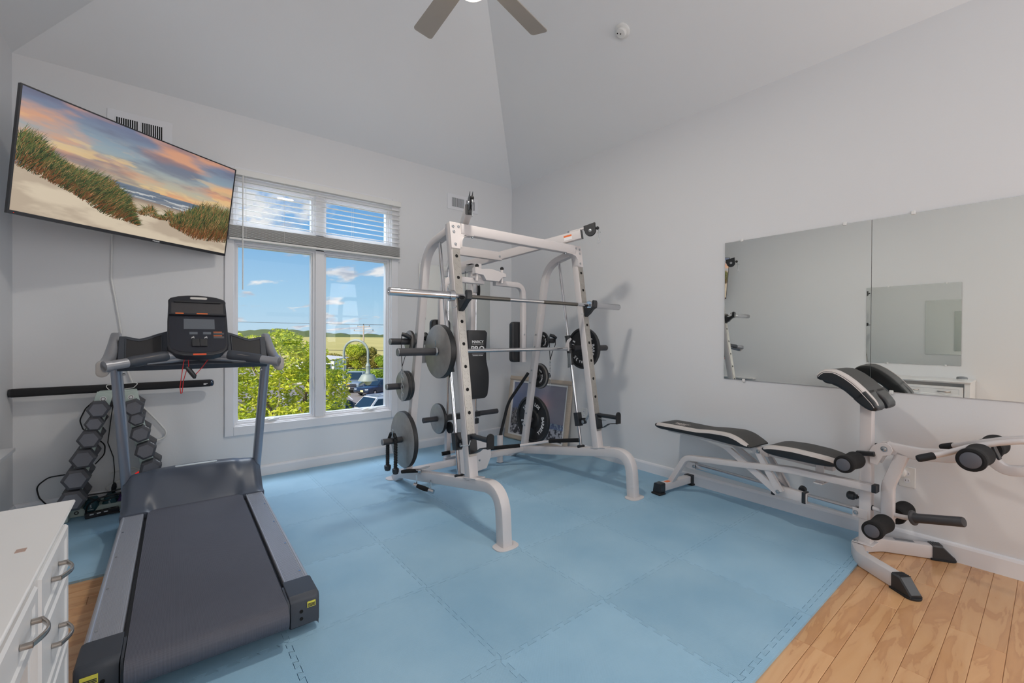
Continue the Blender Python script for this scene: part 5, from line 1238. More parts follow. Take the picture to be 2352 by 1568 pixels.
d = V(.86, .0, .51).normalized(); rot = Matrix((d, V(0, 1, 0), d.cross(V(0, 1, 0)))).transposed()
c = V(-.212, 4.27, .152)
obj('case', MB().box(c, (.215, .035, .052), rot), WHITEP, t, bevel=.006)
obj('switch', MB().box(c+d*.085+V(0, -.0185, 0), (.026, .004, .018), rot), mat('red_switch', (160, 20, 20), .4, emit=(255, 40, 30), estr=.6), t, bevel=.001)
obj('indicator', MB().sphere(c+d*.05+V(0, -.018, 0), .003, 8), mat('green_led', (90, 230, 170), .4, emit=(90, 240, 180), estr=1.5), t)
for k in (-3, -1.6, -.2): obj('socket', MB().box(c+d*.027*k+V(0, -.0178, 0), (.022, .002, .026), rot), TRIM, t, bevel=.001)
cord('white_cable', 'short white cable leaving the leaning surge protector', 'cable', [(-.13, 4.28, .215), (-.17, 4.29, .235), (-.27, 4.29, .225), (-.30, 4.29, .215)], .0045, WHITEP, .02)
for i, (x, z) in enumerate(((-.272, .115), (-.215, .118))):
    t = thing('black_plug', 'black plug on cord end, %s of surge protector' % ('left end' if i == 0 else 'middle'), 'plug', (x, 4.23, z))
    obj('plug_body', MB().lathe((x, 4.225, z-.03), (.1, 0, 1), [(.004, 0), (.012, .012), (.015, .04), (.012, .06), (.005, .075)], 12), RUBBER, t)

# ================================================================== TELEVISION
TL, TR_, BR_, BL = V(-.580, 3.465, 2.564), V(.465, 4.113, 2.543), V(.382, 4.189, 1.855), V(-.663, 3.540, 1.876)
tv = thing('television', 'large wall mounted television showing beach dunes at sunset', 'television', (-.1, 3.83, 1.85))
tc0 = (TL+TR_+BR_+BL)/4; tex = ((TR_-TL)+(BR_-BL)).normalized(); tey = ((TL-BL)+(TR_-BR_)).normalized(); tez = tex.cross(tey).normalized()
tey = tez.cross(tex)
TW, THh = 1.232, .692
bow = lambda x: -.016*(1-(2*x/TW)**2)
def tp(x, y, o=0): return tc0+tex*x+tey*y+tez*(o+bow(x)+.008)
def curved(x0, x1, y0, y1, o0, o1, n=24):
    return [[tp(x, y0, o0), tp(x, y1, o0), tp(x, y1, o1), tp(x, y0, o1)] for x in [x0+(x1-x0)*k/n for k in range(n+1)]]
obj('housing', MB().rings(curved(-TW/2, TW/2, -THh/2, THh/2, 0, -.024)), BLACKP, tv, ang=30)
bz_ = mat('tv_bezel', (44, 45, 50), .35, .3, noise=.05)
for nm, a in (('bezel_top', (-TW/2, TW/2, THh/2-.008, THh/2)), ('bezel_bottom', (-TW/2, TW/2, -THh/2, -THh/2+.020)), ('bezel_left', (-TW/2, -TW/2+.008, -THh/2+.02, THh/2-.008)), ('bezel_right', (TW/2-.008, TW/2, -THh/2+.02, THh/2-.008))):
    obj(nm, MB().rings(curved(*a, .0035, 0)), bz_, tv, ang=30)
mb = MB(); text_mb('Hisense', .014, tp(.12, -THh/2+.010, .0042), tex, tey, tez, .0006, bold=.0003, mb=mb); obj('brand_lettering', mb, LETTER, tv, kind='stuff', smooth=False)
obj('status_light', MB().sphere(tp(-TW/2+.025, -THh/2+.008, .004), .0022, 8), mat('red_led', (200, 30, 20), .4, emit=(255, 40, 20), estr=.5), tv)
obj('mount_arm', MB().sweep([tc0-tez*.03, V(tc0.x, YB-.03, tc0.z)], rsec(.06, .05, .005), (0, 0, 1)), BLACKP, tv)
obj('wall_plate', MB().bb(tc0.x-.1, tc0.x+.1, YB-.03, YB, tc0.z-.15, tc0.z+.15), BLACKP, tv, bevel=.003)
obj('back_box', MB().rings(curved(-.35, .35, -.25, .15, -.024, -.05, 4)), BLACKP, tv)

def vnoise(shape, cells, seed):
    r = np.random.default_rng(seed); g = r.random((cells[0]+3, cells[1]+3)); yy = np.linspace(0, cells[0], shape[0]); xx = np.linspace(0, cells[1], shape[1])
    yi = yy.astype(int); xi = xx.astype(int); fy = (yy-yi)[:, None]; fx = (xx-xi)[None, :]; fy = fy*fy*(3-2*fy); fx = fx*fx*(3-2*fx)
    a = g[yi][:, xi]; b = g[yi][:, xi+1]; c = g[yi+1][:, xi]; d = g[yi+1][:, xi+1]
    return a*(1-fy)*(1-fx)+b*(1-fy)*fx+c*fy*(1-fx)+d*fy*fx
def fbm(shape, cells, seed, octs=5):
    out = 0; amp = .5
    for k in range(octs): out = out+amp*vnoise(shape, (cells[0]*2**k, cells[1]*2**k), seed+k); amp *= .5
    return out
def L3(c): return np.array(lin(c))
def picture(W, Hh, P, cols, name, parent, m, blades):
    """W x Hh grid of flat coloured cells; P(u,v,off) -> point; cols[Hh,W,3] linear, row 0 = bottom"""
    n = (W+1)*(Hh+1); vs = [P(i/W, j/Hh, 0) for j in range(Hh+1) for i in range(W+1)]
    fs = [(j*(W+1)+i, j*(W+1)+i+1, (j+1)*(W+1)+i+1, (j+1)*(W+1)+i) for j in range(Hh) for i in range(W)]
    me = bpy.data.meshes.new(name); me.from_pydata([tuple(v) for v in vs], [], fs); me.materials.append(m)
    ca = me.color_attributes.new('col', 'FLOAT_COLOR', 'CORNER'); arr = np.ones((len(fs)*4, 4)); arr[:, :3] = np.repeat(cols.reshape(-1, 3), 4, axis=0)
    ca.data.foreach_set('color', arr.ravel().astype(np.float32)); me.transform(WM[parent.name].inverted())
    o = bpy.data.objects.new(name, me); C.objects.link(o); o.parent = parent; WM[o.name] = WM[parent.name]
    if blades:
        vs, fs, cs = [], [], []
        for (x, y, dx, dy, w, c, ly) in blades:
            nn = math.hypot(dx, dy)+1e-9; px, py_ = -dy/nn*w, dx/nn*w; k = len(vs); off = .0004+.0000004*ly
            vs += [P(x-px, y-py_*1.8, off), P(x+px, y+py_*1.8, off), P(x+dx*.55+px*.8, y+dy*.6+py_*1.2, off), P(x+dx, y+dy, off), P(x+dx*.55-px*.8, y+dy*.6-py_*1.2, off)]
            fs.append((k, k+1, k+2, k+3, k+4)); cs.append(c)
        me2 = bpy.data.meshes.new('picture_grass'); me2.from_pydata([tuple(v) for v in vs], [], fs); me2.materials.append(m)
        ca = me2.color_attributes.new('col', 'FLOAT_COLOR', 'CORNER'); arr = np.ones((len(fs)*5, 4)); arr[:, :3] = np.repeat(np.array(cs), 5, axis=0)
        ca.data.foreach_set('color', arr.ravel().astype(np.float32)); me2.transform(WM[parent.name].inverted())
        g = bpy.data.objects.new('picture_grass', me2); C.objects.link(g); g.parent = o; g['kind'] = 'stuff'
    return o
def sm(x, a, b): t = np.clip((x-a)/(b-a), 0, 1); return t*t*(3-2*t)
W, Hh = 300, 168
U, Vv = np.meshgrid((np.arange(W)+.5)/W, (np.arange(Hh)+.5)/Hh)
# sky
n1 = fbm((Hh, W), (7, 3), 11, 6); n2 = fbm((Hh, W), (9, 3), 31, 6); n3 = fbm((Hh, W), (14, 5), 51, 5)
mix = lambda a, b, t: a*(1-t[..., None])+b*t[..., None]
sky = mix(L3((214, 198, 160))[None, None], L3((150, 170, 182))[None, None], sm(Vv, .42, .8)); sky = mix(sky, L3((120, 130, 156))[None, None], sm(Vv, .72, 1.0))
sky = mix(sky, L3((236, 168, 124))[None, None], sm(n1+.12*np.exp(-((Vv-.66)/.14)**2), .44, .74)*.8)
sky = mix(sky, L3((112, 112, 132))[None, None], sm(n2+.16*np.exp(-((Vv-.94+.2*U)/.12)**2), .50, .76)*.7)
sky = mix(sky, L3((246, 212, 150))[None, None], sm(n3+.12*(U-.6), .56, .66)*.6*sm(1-Vv, .1, .4))
hz = .485-.02*U
sea = mix(L3((110, 124, 142))[None, None], L3((146, 150, 156))[None, None], sm(fbm((Hh, W), (50, 6), 77, 3), .40, .62)); sea = mix(sea, L3((214, 216, 216))[None, None], (fbm((Hh, W), (60, 8), 99, 3) > .60)*(Vv < .44)*(Vv > .36)*.8)
bch = mix(L3((150, 134, 122))[None, None], L3((206, 188, 164))[None, None], sm(-Vv, -.37, -.31))
sand = mix(L3((222, 206, 182))[None, None], L3((186, 168, 148))[None, None], sm(fbm((Hh, W), (10, 6), 5, 5), .40, .66)*.8)
img = sky*1.0; img = np.where((Vv < hz)[..., None], sea, img); img = np.where((Vv < .385-.03*U)[..., None], bch, img)
dune = np.interp(U, [0, .12, .3, .45, .52, .60, .70, .8, 1], [.37, .36, .26, .16, .24, .30, .27, .24, .30])
img = np.where((Vv < dune)[..., None], sand, img)
blades = []
def clump(x0, x1, yfun, hfun, n, lean_, tips=.12, seed=1):
    r = np.random.default_rng(seed)
    greens = [L3(c) for c in ((38, 58, 38), (58, 78, 46), (84, 98, 56), (106, 112, 66), (136, 128, 80), (52, 70, 50))]; br = [L3(c) for c in ((164, 116, 74), (186, 142, 98), (120, 76, 48))]
    for i in range(n):
        x = r.uniform(x0, x1); y0 = yfun(x); h = hfun(x); b = r.random()**.8
        y = y0+h*b*.72; ln = h*r.uniform(.22, .42); dx = lean_*ln*.56+r.normal(0, .014); dy = ln*r.uniform(.5, 1.0)
        c = greens[int(r.integers(0, 6))]*(.55+.75*b) if r.random() > tips else br[int(r.integers(0, 3))]
        if b < .18 and r.random() < .5: c = br[2]
        blades.append((x, y, dx, dy, r.uniform(.0007, .0018), c, n-int(b*n)))
clump(.0, .30, lambda x: np.interp(x, [0, .3], [.36, .20]), lambda x: np.interp(x, [0, .05, .15, .3], [.34, .36, .26, .24]), 3600, .35, seed=3)
clump(.14, .50, lambda x: np.interp(x, [.14, .35, .5], [.31, .12, .10]), lambda x: np.interp(x, [.14, .3, .42, .5], [.20, .36, .30, .04]), 3600, .6, seed=4)
clump(.26, .48, lambda x: np.interp(x, [.26, .48], [.28, .23]), lambda x: np.interp(x, [.26, .36, .48], [.20, .25, .03]), 1500, .35, .25, seed=8)
clump(.50, .72, lambda x: .21, lambda x: .10+.05*math.sin(x*60), 900, .1, .3, seed=5)
clump(.66, 1.0, lambda x: np.interp(x, [.66, .8, 1.0], [.17, .08, .12]), lambda x: np.interp(x, [.66, .8, .9, 1.0], [.12, .44, .46, .42]), 4600, .25, .22, seed=6)
SC = mat_attr('tv_picture', .25, emit=.86)
X0, X1, Y0, Y1 = -TW/2+.008, TW/2-.008, -THh/2+.020, THh/2-.008
picture(W, Hh, lambda u, v, o: tp(X0+(X1-X0)*min(1, max(0, u)), Y0+(Y1-Y0)*min(1, max(0, v)), .0012+o), img, 'screen', tv, SC, blades)

# ================================================================== LEANING PICTURE
pf = thing('framed_picture', 'framed grey beach photograph leaning in the corner behind the weights', 'picture', (3.32, 3.75, 0))
pex = V(.085, -.905, 0).normalized(); ptop = V(.118, .02, .735).normalized(); PWd, PHt = .95, .745
pn = pex.cross(ptop).normalized()
if pn.x > 0: pn = -pn
po = V(3.258, 4.175, .0)
def pp(x, y, o=0): return po+pex*x+ptop*y+pn*o
fw = .052
for nm, a in (('frame_rail', (0, PWd, 0, fw)), ('frame_rail', (0, PWd, PHt-fw, PHt)), ('frame_stile', (0, fw, fw, PHt-fw)), ('frame_stile', (PWd-fw, PWd, fw, PHt-fw))):
    x0, x1, y0, y1 = a; hor = (x1-x0) > (y1-y0)
    if hor: q = [[pp(x, y, o) for y, o in ((y0, 0), (y0, .026), (y0+(y1-y0)*.3, .034), (y1 if y0 < .3 else y1, .028 if y0 < .3 else .026), (y1, 0))] for x in (x0, x1)]
    else: q = [[pp(x, y, o) for x, o in ((x0, 0), (x0, .026), ((x0+x1)/2, .034), (x1, .026), (x1, 0))] for y in (y0, y1)]
    obj(nm, MB().rings(q), WOODP, pf, bevel=.002)
for a in ((fw, PWd-fw, fw, fw+.018), (fw, PWd-fw, PHt-fw-.018, PHt-fw), (fw, fw+.018, fw+.018, PHt-fw-.018), (PWd-fw-.018, PWd-fw, fw+.018, PHt-fw-.018)):
    obj('liner', MB().rings([[pp(x, a[2], 0), pp(x, a[3], 0), pp(x, a[3], .020), pp(x, a[2], .020)] for x in (a[0], a[1])]), SKINW, pf)
obj('backing', MB().rings([[pp(x, .01, .004), pp(x, PHt-.01, .004), pp(x, PHt-.01, .008), pp(x, .01, .008)] for x in (.01, PWd-.01)]), WOODP, pf)
W2, H2 = 150, 110
U, Vv = np.meshgrid((np.arange(W2)+.5)/W2, (np.arange(H2)+.5)/H2)
img = mix(L3((112, 124, 158))[None, None], L3((138, 134, 146))[None, None], sm(U, .2, .9)); img = mix(img, L3((206, 160, 158))[None, None], np.exp(-(((U-.60)/.14)**2+((Vv-.56)/.20)**2))*.8)
img = mix(img, L3((196, 214, 226))[None, None], (((U-.60)/.030)**2+((Vv-.575)/.045)**2 < 1)*1.)
img = mix(img, L3((150, 150, 158))[None, None], sm(fbm((H2, W2), (4, 3), 9, 4), .4, .7)*.4)
gr = np.interp(U, [0, .2, .3, .45, 1], [.40, .52, .42, .22, .26]); nz_ = fbm((H2, W2), (26, 30), 21, 3)
rock = mix(L3((60, 58, 64))[None, None], L3((196, 194, 200))[None, None], sm(nz_, .36, .58)); img = np.where((Vv < gr)[..., None], rock, img)
img = np.where(((Vv < .32) & (Vv > .22) & (U > .62))[..., None], mix(L3((104, 116, 150))[None, None], L3((170, 186, 200))[None, None], sm(fbm((H2, W2), (30, 60), 61, 2), .4, .6)), img)
blades = []; r = np.random.default_rng(2)
for i in range(1200):
    x = r.uniform(.0, .33); y = float(np.interp(x, [0, .2, .33], [.16, .2, .2]))+r.random()*.3; c = L3((50, 46, 50)) if r.random() < .5 else L3((176, 170, 168)); blades.append((x, y, r.normal(.01, .02), .05, .0012, c, i))
for i in range(40): blades.append((.62+i*.0095, .27, .0, .055+.01*r.random(), .0013, L3((60, 62, 78)), i))
PM = mat_attr('printed_photo', .35)
picture(W2, H2, lambda u, v, o: pp(fw+.018+(PWd-2*fw-.036)*min(1, max(0, u)), fw+.018+(PHt-2*fw-.036)*min(1, max(0, v)), .0095+o), img, 'print', pf, PM, blades)

# ================================================================== OUTSIDE
GZ = -4.40; F2 = V(.6257, .7801, 0); R2 = V(.7801, -.6257, 0)
def ext(D, a, z=0): return F2*D+R2*a+V(0, 0, z)
ASPH = mat('asphalt', (150, 142, 138), .9, noise=.25, nscale=.8, bump=.2, bscale=30)
MARSH = mat('marsh_grass', (222, 204, 128), .95, noise=.3, nscale=.03, stretch=(1, .25, 1), rgb2=(170, 160, 84))
DIRT = mat('sandy_verge', (206, 188, 160), .95, noise=.3, nscale=.5, rgb2=(150, 150, 90))
LAWN = mat('mown_grass', (150, 170, 60), .95, noise=.3, nscale=1.5)
def slab(name, D0, D1, z, m, a0=-400, a1=400, th=.3):
    mb = MB(); q = [ext(D0, a0), ext(D0, a1), ext(D1, a1), ext(D1, a0)]
    mb.rings([[p+V(0, 0, z-th) for p in q], [p+V(0, 0, z) for p in q]]); o = struct(name, mb, m, smooth=False); return o
slab('ground', -60, 3200, GZ-.12, MARSH, -3200, 3200)
slab('parking_lot', 5, 49.5, GZ, ASPH, -60, 40, .15)
slab('grass_verge', 49.5, 58, GZ+.05, LAWN, -100, 60, .2)
slab('road', 58.5, 66, GZ+.02, mat('road_surface', (176, 166, 160), .9, noise=.1, nscale=.5), -200, 200, .2)
slab('sandy_shoulder', 66, 73, GZ+.04, DIRT, -200, 200, .2)
pk = bpy.data.objects['parking_lot']
for k in range(7): 
    mb = MB(); c = ext(40+.0*k, -24+k*3.0); mb.box(c+V(0, 0, GZ+.004), (.12, 5.2, .006), Matrix.Rotation(R(-10), 3, 'Z')); obj('parking_line', mb, LETTER, pk, smooth=False)
obj('kerb', MB().box(ext(49.4, -10, GZ+.07), (70, .18, .16), Matrix.Rotation(-math.atan2(.6257, .7801), 3, 'Z')), mat('kerb_concrete', (206, 200, 190), .8), pk)
# far marsh streaks and wooded horizon
def leafmat(name, c1, c2, c3, sc_=1.2):
    m = bpy.data.materials.new(name); m.use_nodes = True; nt = m.node_tree; b = nt.nodes['Principled BSDF']; N = nt.nodes.new
    a = N('ShaderNodeAttribute'); a.attribute_name = 'tone'; cr = N('ShaderNodeValToRGB'); nt.links.new(a.outputs['Fac'], cr.inputs[0])
    cr.color_ramp.elements[0].color = lin(c1)+(1,); cr.color_ramp.elements[1].color = lin(c3)+(1,); e = cr.color_ramp.elements.new(.5); e.color = lin(c2)+(1,)
    nt.links.new(cr.outputs[0], b.inputs['Base Color']); b.inputs['Roughness'].default_value = .6
    tr = N('ShaderNodeBsdfTranslucent'); mx = N('ShaderNodeMixShader'); mx.inputs[0].default_value = .35; nt.links.new(cr.outputs[0], tr.inputs[0])
    out = nt.nodes['Material Output']; nt.links.new(b.outputs[0], mx.inputs[1]); nt.links.new(tr.outputs[0], mx.inputs[2]); nt.links.new(mx.outputs[0], out.inputs[0])
    MAT[name] = m; return m
def leaves(name, centers, n, size, m, parent, asp=.38, seed=1, spread=None):
    """n leaf quads scattered in shells of ellipsoid blobs (cx,cy,cz,rx,ry,rz)"""
    r = np.random.default_rng(seed); C_ = np.array(centers, float); wts = C_[:, 3]*C_[:, 4]; wts /= wts.sum()
    idx = r.choice(len(C_), n, p=wts); d = r.normal(size=(n, 3)); d /= np.linalg.norm(d, axis=1)[:, None]
    rad = r.uniform(.55, 1.0, n)**.5; P = C_[idx, :3]+d*C_[idx, 3:6]*rad[:, None]
    a = r.normal(size=(n, 3)); a[:, 2] *= .5; a /= np.linalg.norm(a, axis=1)[:, None]
    b = np.cross(a, d+r.normal(size=(n, 3))*.6); b /= np.linalg.norm(b, axis=1)[:, None]+1e-9
    s = size*r.uniform(.6, 1.3, n)[:, None]
    v = np.stack([P-a*s*.5, P+b*s*asp*.5, P+a*s*.5, P-b*s*asp*.5], 1).reshape(-1, 3)
    me = bpy.data.meshes.new(name); me.vertices.add(n*4); me.vertices.foreach_set('co', v.ravel())
    me.loops.add(n*4); me.loops.foreach_set('vertex_index', np.arange(n*4, dtype=np.int32)); me.polygons.add(n); me.polygons.foreach_set('loop_start', np.arange(0, n*4, 4, dtype=np.int32)); me.update(calc_edges=True)
    tone = np.clip(r.normal(.5, .2, n)+(idx % 5-2)*.07, 0, 1); at = me.attributes.new('tone', 'FLOAT', 'FACE'); at.data.foreach_set('value', tone.astype(np.float32))
    me.materials.append(m); me.transform(WM[parent.name].inverted()); o = bpy.data.objects.new(name, me); C.objects.link(o); o.parent = parent; o['kind'] = 'stuff'; return o
LM = leafmat('locust_leaf', (96, 128, 30), (196, 208, 52), (246, 236, 96)); LB = leafmat('bush_leaf', (72, 92, 38), (168, 160, 72), (224, 200, 120)); LH = leafmat('hedge_leaf', (84, 124, 36), (158, 184, 58), (214, 222, 90)); LF = leafmat('far_wood', (58, 78, 50), (72, 90, 60), (92, 104, 70)); LRD = leafmat('reed_leaf', (120, 104, 60), (178, 158, 92), (206, 190, 120))
BARK = mat('bark', (112, 96, 84), .9, noise=.3, nscale=20); BARKL = mat('pale_bark', (190, 182, 172), .9, noise=.3, nscale=20)
tr = thing('locust_tree', 'big yellow green leafy tree just outside the window', 'tree', (1.9, 9.9, GZ))
r = np.random.default_rng(5); blobs = []
for px_ in range(-200, 800, 13):
    for py_ in range(772, 1180, 24):
        x_, y_ = px_+r.uniform(-9, 9), py_+r.uniform(-14, 14)
        edge = np.interp(x_, [-200, 500, 560, 610, 640, 665, 690, 712, 740, 765, 785, 800], [800, 775, 772, 790, 768, 774, 790, 800, 812, 870, 905, 990])
        if y_ < edge: continue
        if x_ > 735 and 812 < y_ < 872 and x_ > 752: continue
        D_ = r.uniform(8.8, 10.6); c = ext(D_, (x_-1176)/1002*D_); q_ = r.uniform(.12, .26)
        blobs.append((c.x, c.y, 1.232-(y_-769)/1002*D_, q_, q_, q_*.7))
for (D, a, z, s) in ((9.4, -4.75, 1.12, .24), (9.4, -4.92, 1.22, .18), (9.5, -5.6, 1.0, .3), (9.2, -4.2, .85, .3), (9.6, -3.85, .25, .32), (9.4, -3.75, -.35, .3), (9.4, -3.72, .62, .16)): c = ext(D, a); blobs.append((c.x, c.y, z, s, s, s*.7))
leaves('foliage', blobs, 110000, .10, LM, tr, .36, 3)
def limb(P, r0, r1, m=BARK): 
    P = fillet(P, .4, 5); n = len(P); obj('branch', MB().tube(P, [r0+(r1-r0)*i/(n-1) for i in range(n)], 7), m, tr)
b0 = ext(9.6, -5.0, GZ)
obj('trunk', MB().tube([b0, b0+V(.1, 0, 1.6), b0+V(.15, .1, 2.8)], [.16, .13, .10], 10), BARK, tr)
for (P, ra) in (([(9.6, -5, -1.6), (9.5, -5.2, -.6), (9.3, -5.35, .2), (9.2, -5.6, .8)], .06), ([(9.6, -5, -1.7), (9.5, -4.6, -.8), (9.3, -4.4, -.1), (9.2, -4.2, .6)], .06), ([(9.4, -5.3, -.4), (9.2, -5.6, -.25), (9, -5.9, -.1)], .03), ([(9.5, -4.7, -.9), (9.1, -4.2, -.7), (8.9, -3.9, -.3)], .035), ([(9.6, -5, -2.0), (9.0, -5.4, -1.0), (8.8, -5.9, -.62)], .035), ([(9.3, -4.4, -.1), (9.1, -4.7, .3), (9.0, -4.8, .9)], .025), ([(9.5, -5.2, -.6), (9.2, -4.9, -.2), (9.1, -4.85, .3)], .025)):
    limb([ext(a, b, c) for a, b, c in P], ra, ra*.35, BARK if ra > .033 else BARKL)
# hedge, bushes, reeds
hg = thing('clipped_hedge', 'clipped green hedge along the far side of parking lot', 'hedge', ext(51.2, -15, GZ))
leaves('foliage', [(*ext(51.2+.2*(i % 3), -26+i*.42, GZ+.85)[:], .55, .55, .72) for i in range(44)], 16000, .22, LH, hg, .6, 9)
def bush(name, D, a, w, hh, m, label, n, size, sd):
    t = thing(name, label, 'bush' if name != 'far_tree' else 'tree', ext(D, a, GZ)); rr = np.random.default_rng(sd); bl = []
    for i in range(9): 
        c = ext(D+rr.uniform(-.8, .8), a+rr.uniform(-.38, .38)*w); bl.append((c.x, c.y, GZ+hh*rr.uniform(.25, .78), w*.26, w*.26, hh*.24))
    leaves('foliage', bl, n, size, m, t, .6, sd); obj('stem', MB().tube([ext(D, a, GZ), ext(D, a, GZ+hh*.5)], [.08, .04], 6), BARK, t)
for i, (D, a, w, hh, m, lab) in enumerate(((71, -26.8, 4.6, 3.3, LB, 'green bush behind the white building outside'), (70, -24.6, 3.8, 4.2, LM, 'tall yellow green bush left of the lamp arch outside'), (70.5, -22.6, 3.2, 3.6, LB, 'brownish bush under the lamp arch outside'), (70, -20.6, 2.6, 2.5, LH, 'low green bush right of lamp head outside'), (71, -29.6, 4.6, 3.0, LB, 'dark bush at left beyond the road outside'))):
    bush('bush', D, a, w, hh, m, lab, 7000, .24, 20+i)
t = thing('reed_bed', 'tall dry reeds growing beyond the road', 'reeds', ext(73, -17, GZ)); leaves('foliage', [(*ext(73+.4*(i % 4), -20+i*.35, GZ+1.1)[:], .5, .5, .9) for i in range(22)], 8000, .5, LRD, t, .1, 33)
t = thing('wooded_horizon', 'low wooded hills along the horizon beyond the marsh', 'hills', ext(900, -400, GZ)); del t['category']; del t['label']; t['kind'] = 'structure'
mb = MB(); prof_ = []
for i in range(121):
    a = -1300+i*11.0; D = 900-.0*i; u = a/D; hh = np.interp(u, [-1.4, -.64, -.60, -.55, -.50, -.46, -.43, -.40, -.32, -.25], [16, 12, 12.5, 17, 14.5, 11, 9, 6.5, 6, 5])+1.6*math.sin(i*1.7)*math.sin(i*.53)+.8*math.sin(i*4.1)
    prof_.append((a, hh))
mb.rings([[ext(900, a, GZ-1), ext(900, a, GZ+h_), ext(930, a, GZ+h_*.9), ext(940, a, GZ-1)] for a, h_ in prof_]); obj('ridge', mb, mat('far_trees', (66, 84, 66), .95, noise=.5, nscale=.09, rgb2=(96, 110, 76)), t, smooth=False)
# utility pole and wires
t = thing('utility_pole', 'wooden utility pole with crossarms standing at edge of marsh', 'pole', ext(84, -28.6, GZ))
pc = ext(84, -28.55); WD = mat('weathered_pole', (196, 180, 170), .9, noise=.2)
obj('pole', MB().cyl(pc+V(0, 0, GZ), pc+V(0, 0, 3.05), .16, .12, 10), WD, t)
for z, L_ in ((2.75, 1.2), (1.95, 1.9)): obj('crossarm', MB().cyl(pc-R2*L_+V(0, 0, z), pc+R2*L_+V(0, 0, z), .07, seg=6), WD, t)
for dx, z in ((-1.1, 2.9), (1.1, 2.9), (-1.8, 2.1), (1.8, 2.1), (0, 3.15)): obj('insulator', MB().cyl(pc+R2*dx+V(0, 0, z-.12), pc+R2*dx+V(0, 0, z+.12), .06, seg=6), BLACKP, t)
for i, (z, lab, r_) in enumerate(((3.15, 'upper overhead wire crossing the sky outside', .035), (-1.72, 'lower overhead wire crossing in front of marsh', .05))):
    t = thing('overhead_wire', lab, 'wire', pc+V(0, 0, z))
    if i == 0: pts = [pc-R2*90+F2*20+V(0, 0, 6.4), pc-R2*45+F2*10+V(0, 0, 4.0), pc+V(0, 0, z), pc+R2*60+V(0, 0, 2.4)]
    else: pts = [ext(83, -90, z+.4), ext(83, -28, z-.1), ext(83, 40, z)]
    obj('wire', MB().tube(fillet(pts, 40, 8), r_, 5), CORDB, t)
# lamp post with arched arm
LPM = mat('lamp_post_grey', (150, 160, 156), .5, noise=.08)
t = thing('lamp_post', 'grey green arched lamp post with bell shade outside the window', 'lamp post', (3.90, 12.25, GZ)); lc = V(3.905, 12.25, 0); ld = (V(4.42, 11.83, 0)-V(3.905, 12.25, 0)); LL = ld.length; ld.normalize()
obj('post', MB().cyl(lc+V(0, 0, GZ), lc+V(0, 0, -.52), .053, seg=16), LPM, t)
obj('post_base', MB().lathe(lc+V(0, 0, GZ), (0, 0, 1), [(.16, 0), (.16, .1), (.10, .2), (.09, .7), (.055, .8)], 16), LPM, t)
obj('post_collar', MB().lathe(lc+V(0, 0, -.56), (0, 0, 1), [(.055, 0), (.064, .01), (.064, .04), (.057, .045), (.057, .06), (.062, .065), (.062, .09), (.04, .10)], 16), LPM, t)
P = [lc+V(0, 0, -.5), lc+V(0, 0, .70)]+[lc+ld*(LL/2-LL/2*math.cos(R(a)))+V(0, 0, .74+LL/2*math.sin(R(a))) for a in range(0, 181, 12)]+[lc+ld*LL+V(0, 0, .45)]
obj('arched_arm', MB().tube(P, .032, 12), LPM, t)
hc = lc+ld*LL
obj('lamp_neck', MB().lathe(hc+V(0, 0, .16), (0, 0, 1), [(.04, 0), (.066, .0), (.066, .02), (.060, .03), (.060, .20), (.066, .21), (.05, .25), (.033, .29)], 18), LPM, t)
obj('lamp_collar', MB().lathe(hc+V(0, 0, .13), (0, 0, 1), [(.10, 0), (.125, .0), (.125, .02), (.04, .03)], 24), LPM, t)
obj('bell_shade', MB().lathe(hc+V(0, 0, -.035), (0, 0, 1), [(.262, 0), (.262, .008), (.165, .165), (.10, .17), (.10, .155), (.15, .15), (.25, .0)], 32), LPM, t)
obj('globe', MB().lathe(hc+V(0, 0, -.16), (0, 0, 1), [(.02, 0), (.06, .015), (.092, .055), (.11, .10), (.11, .15)], 22), mat('lamp_globe', (206, 214, 190), .15, noise=.05), t)

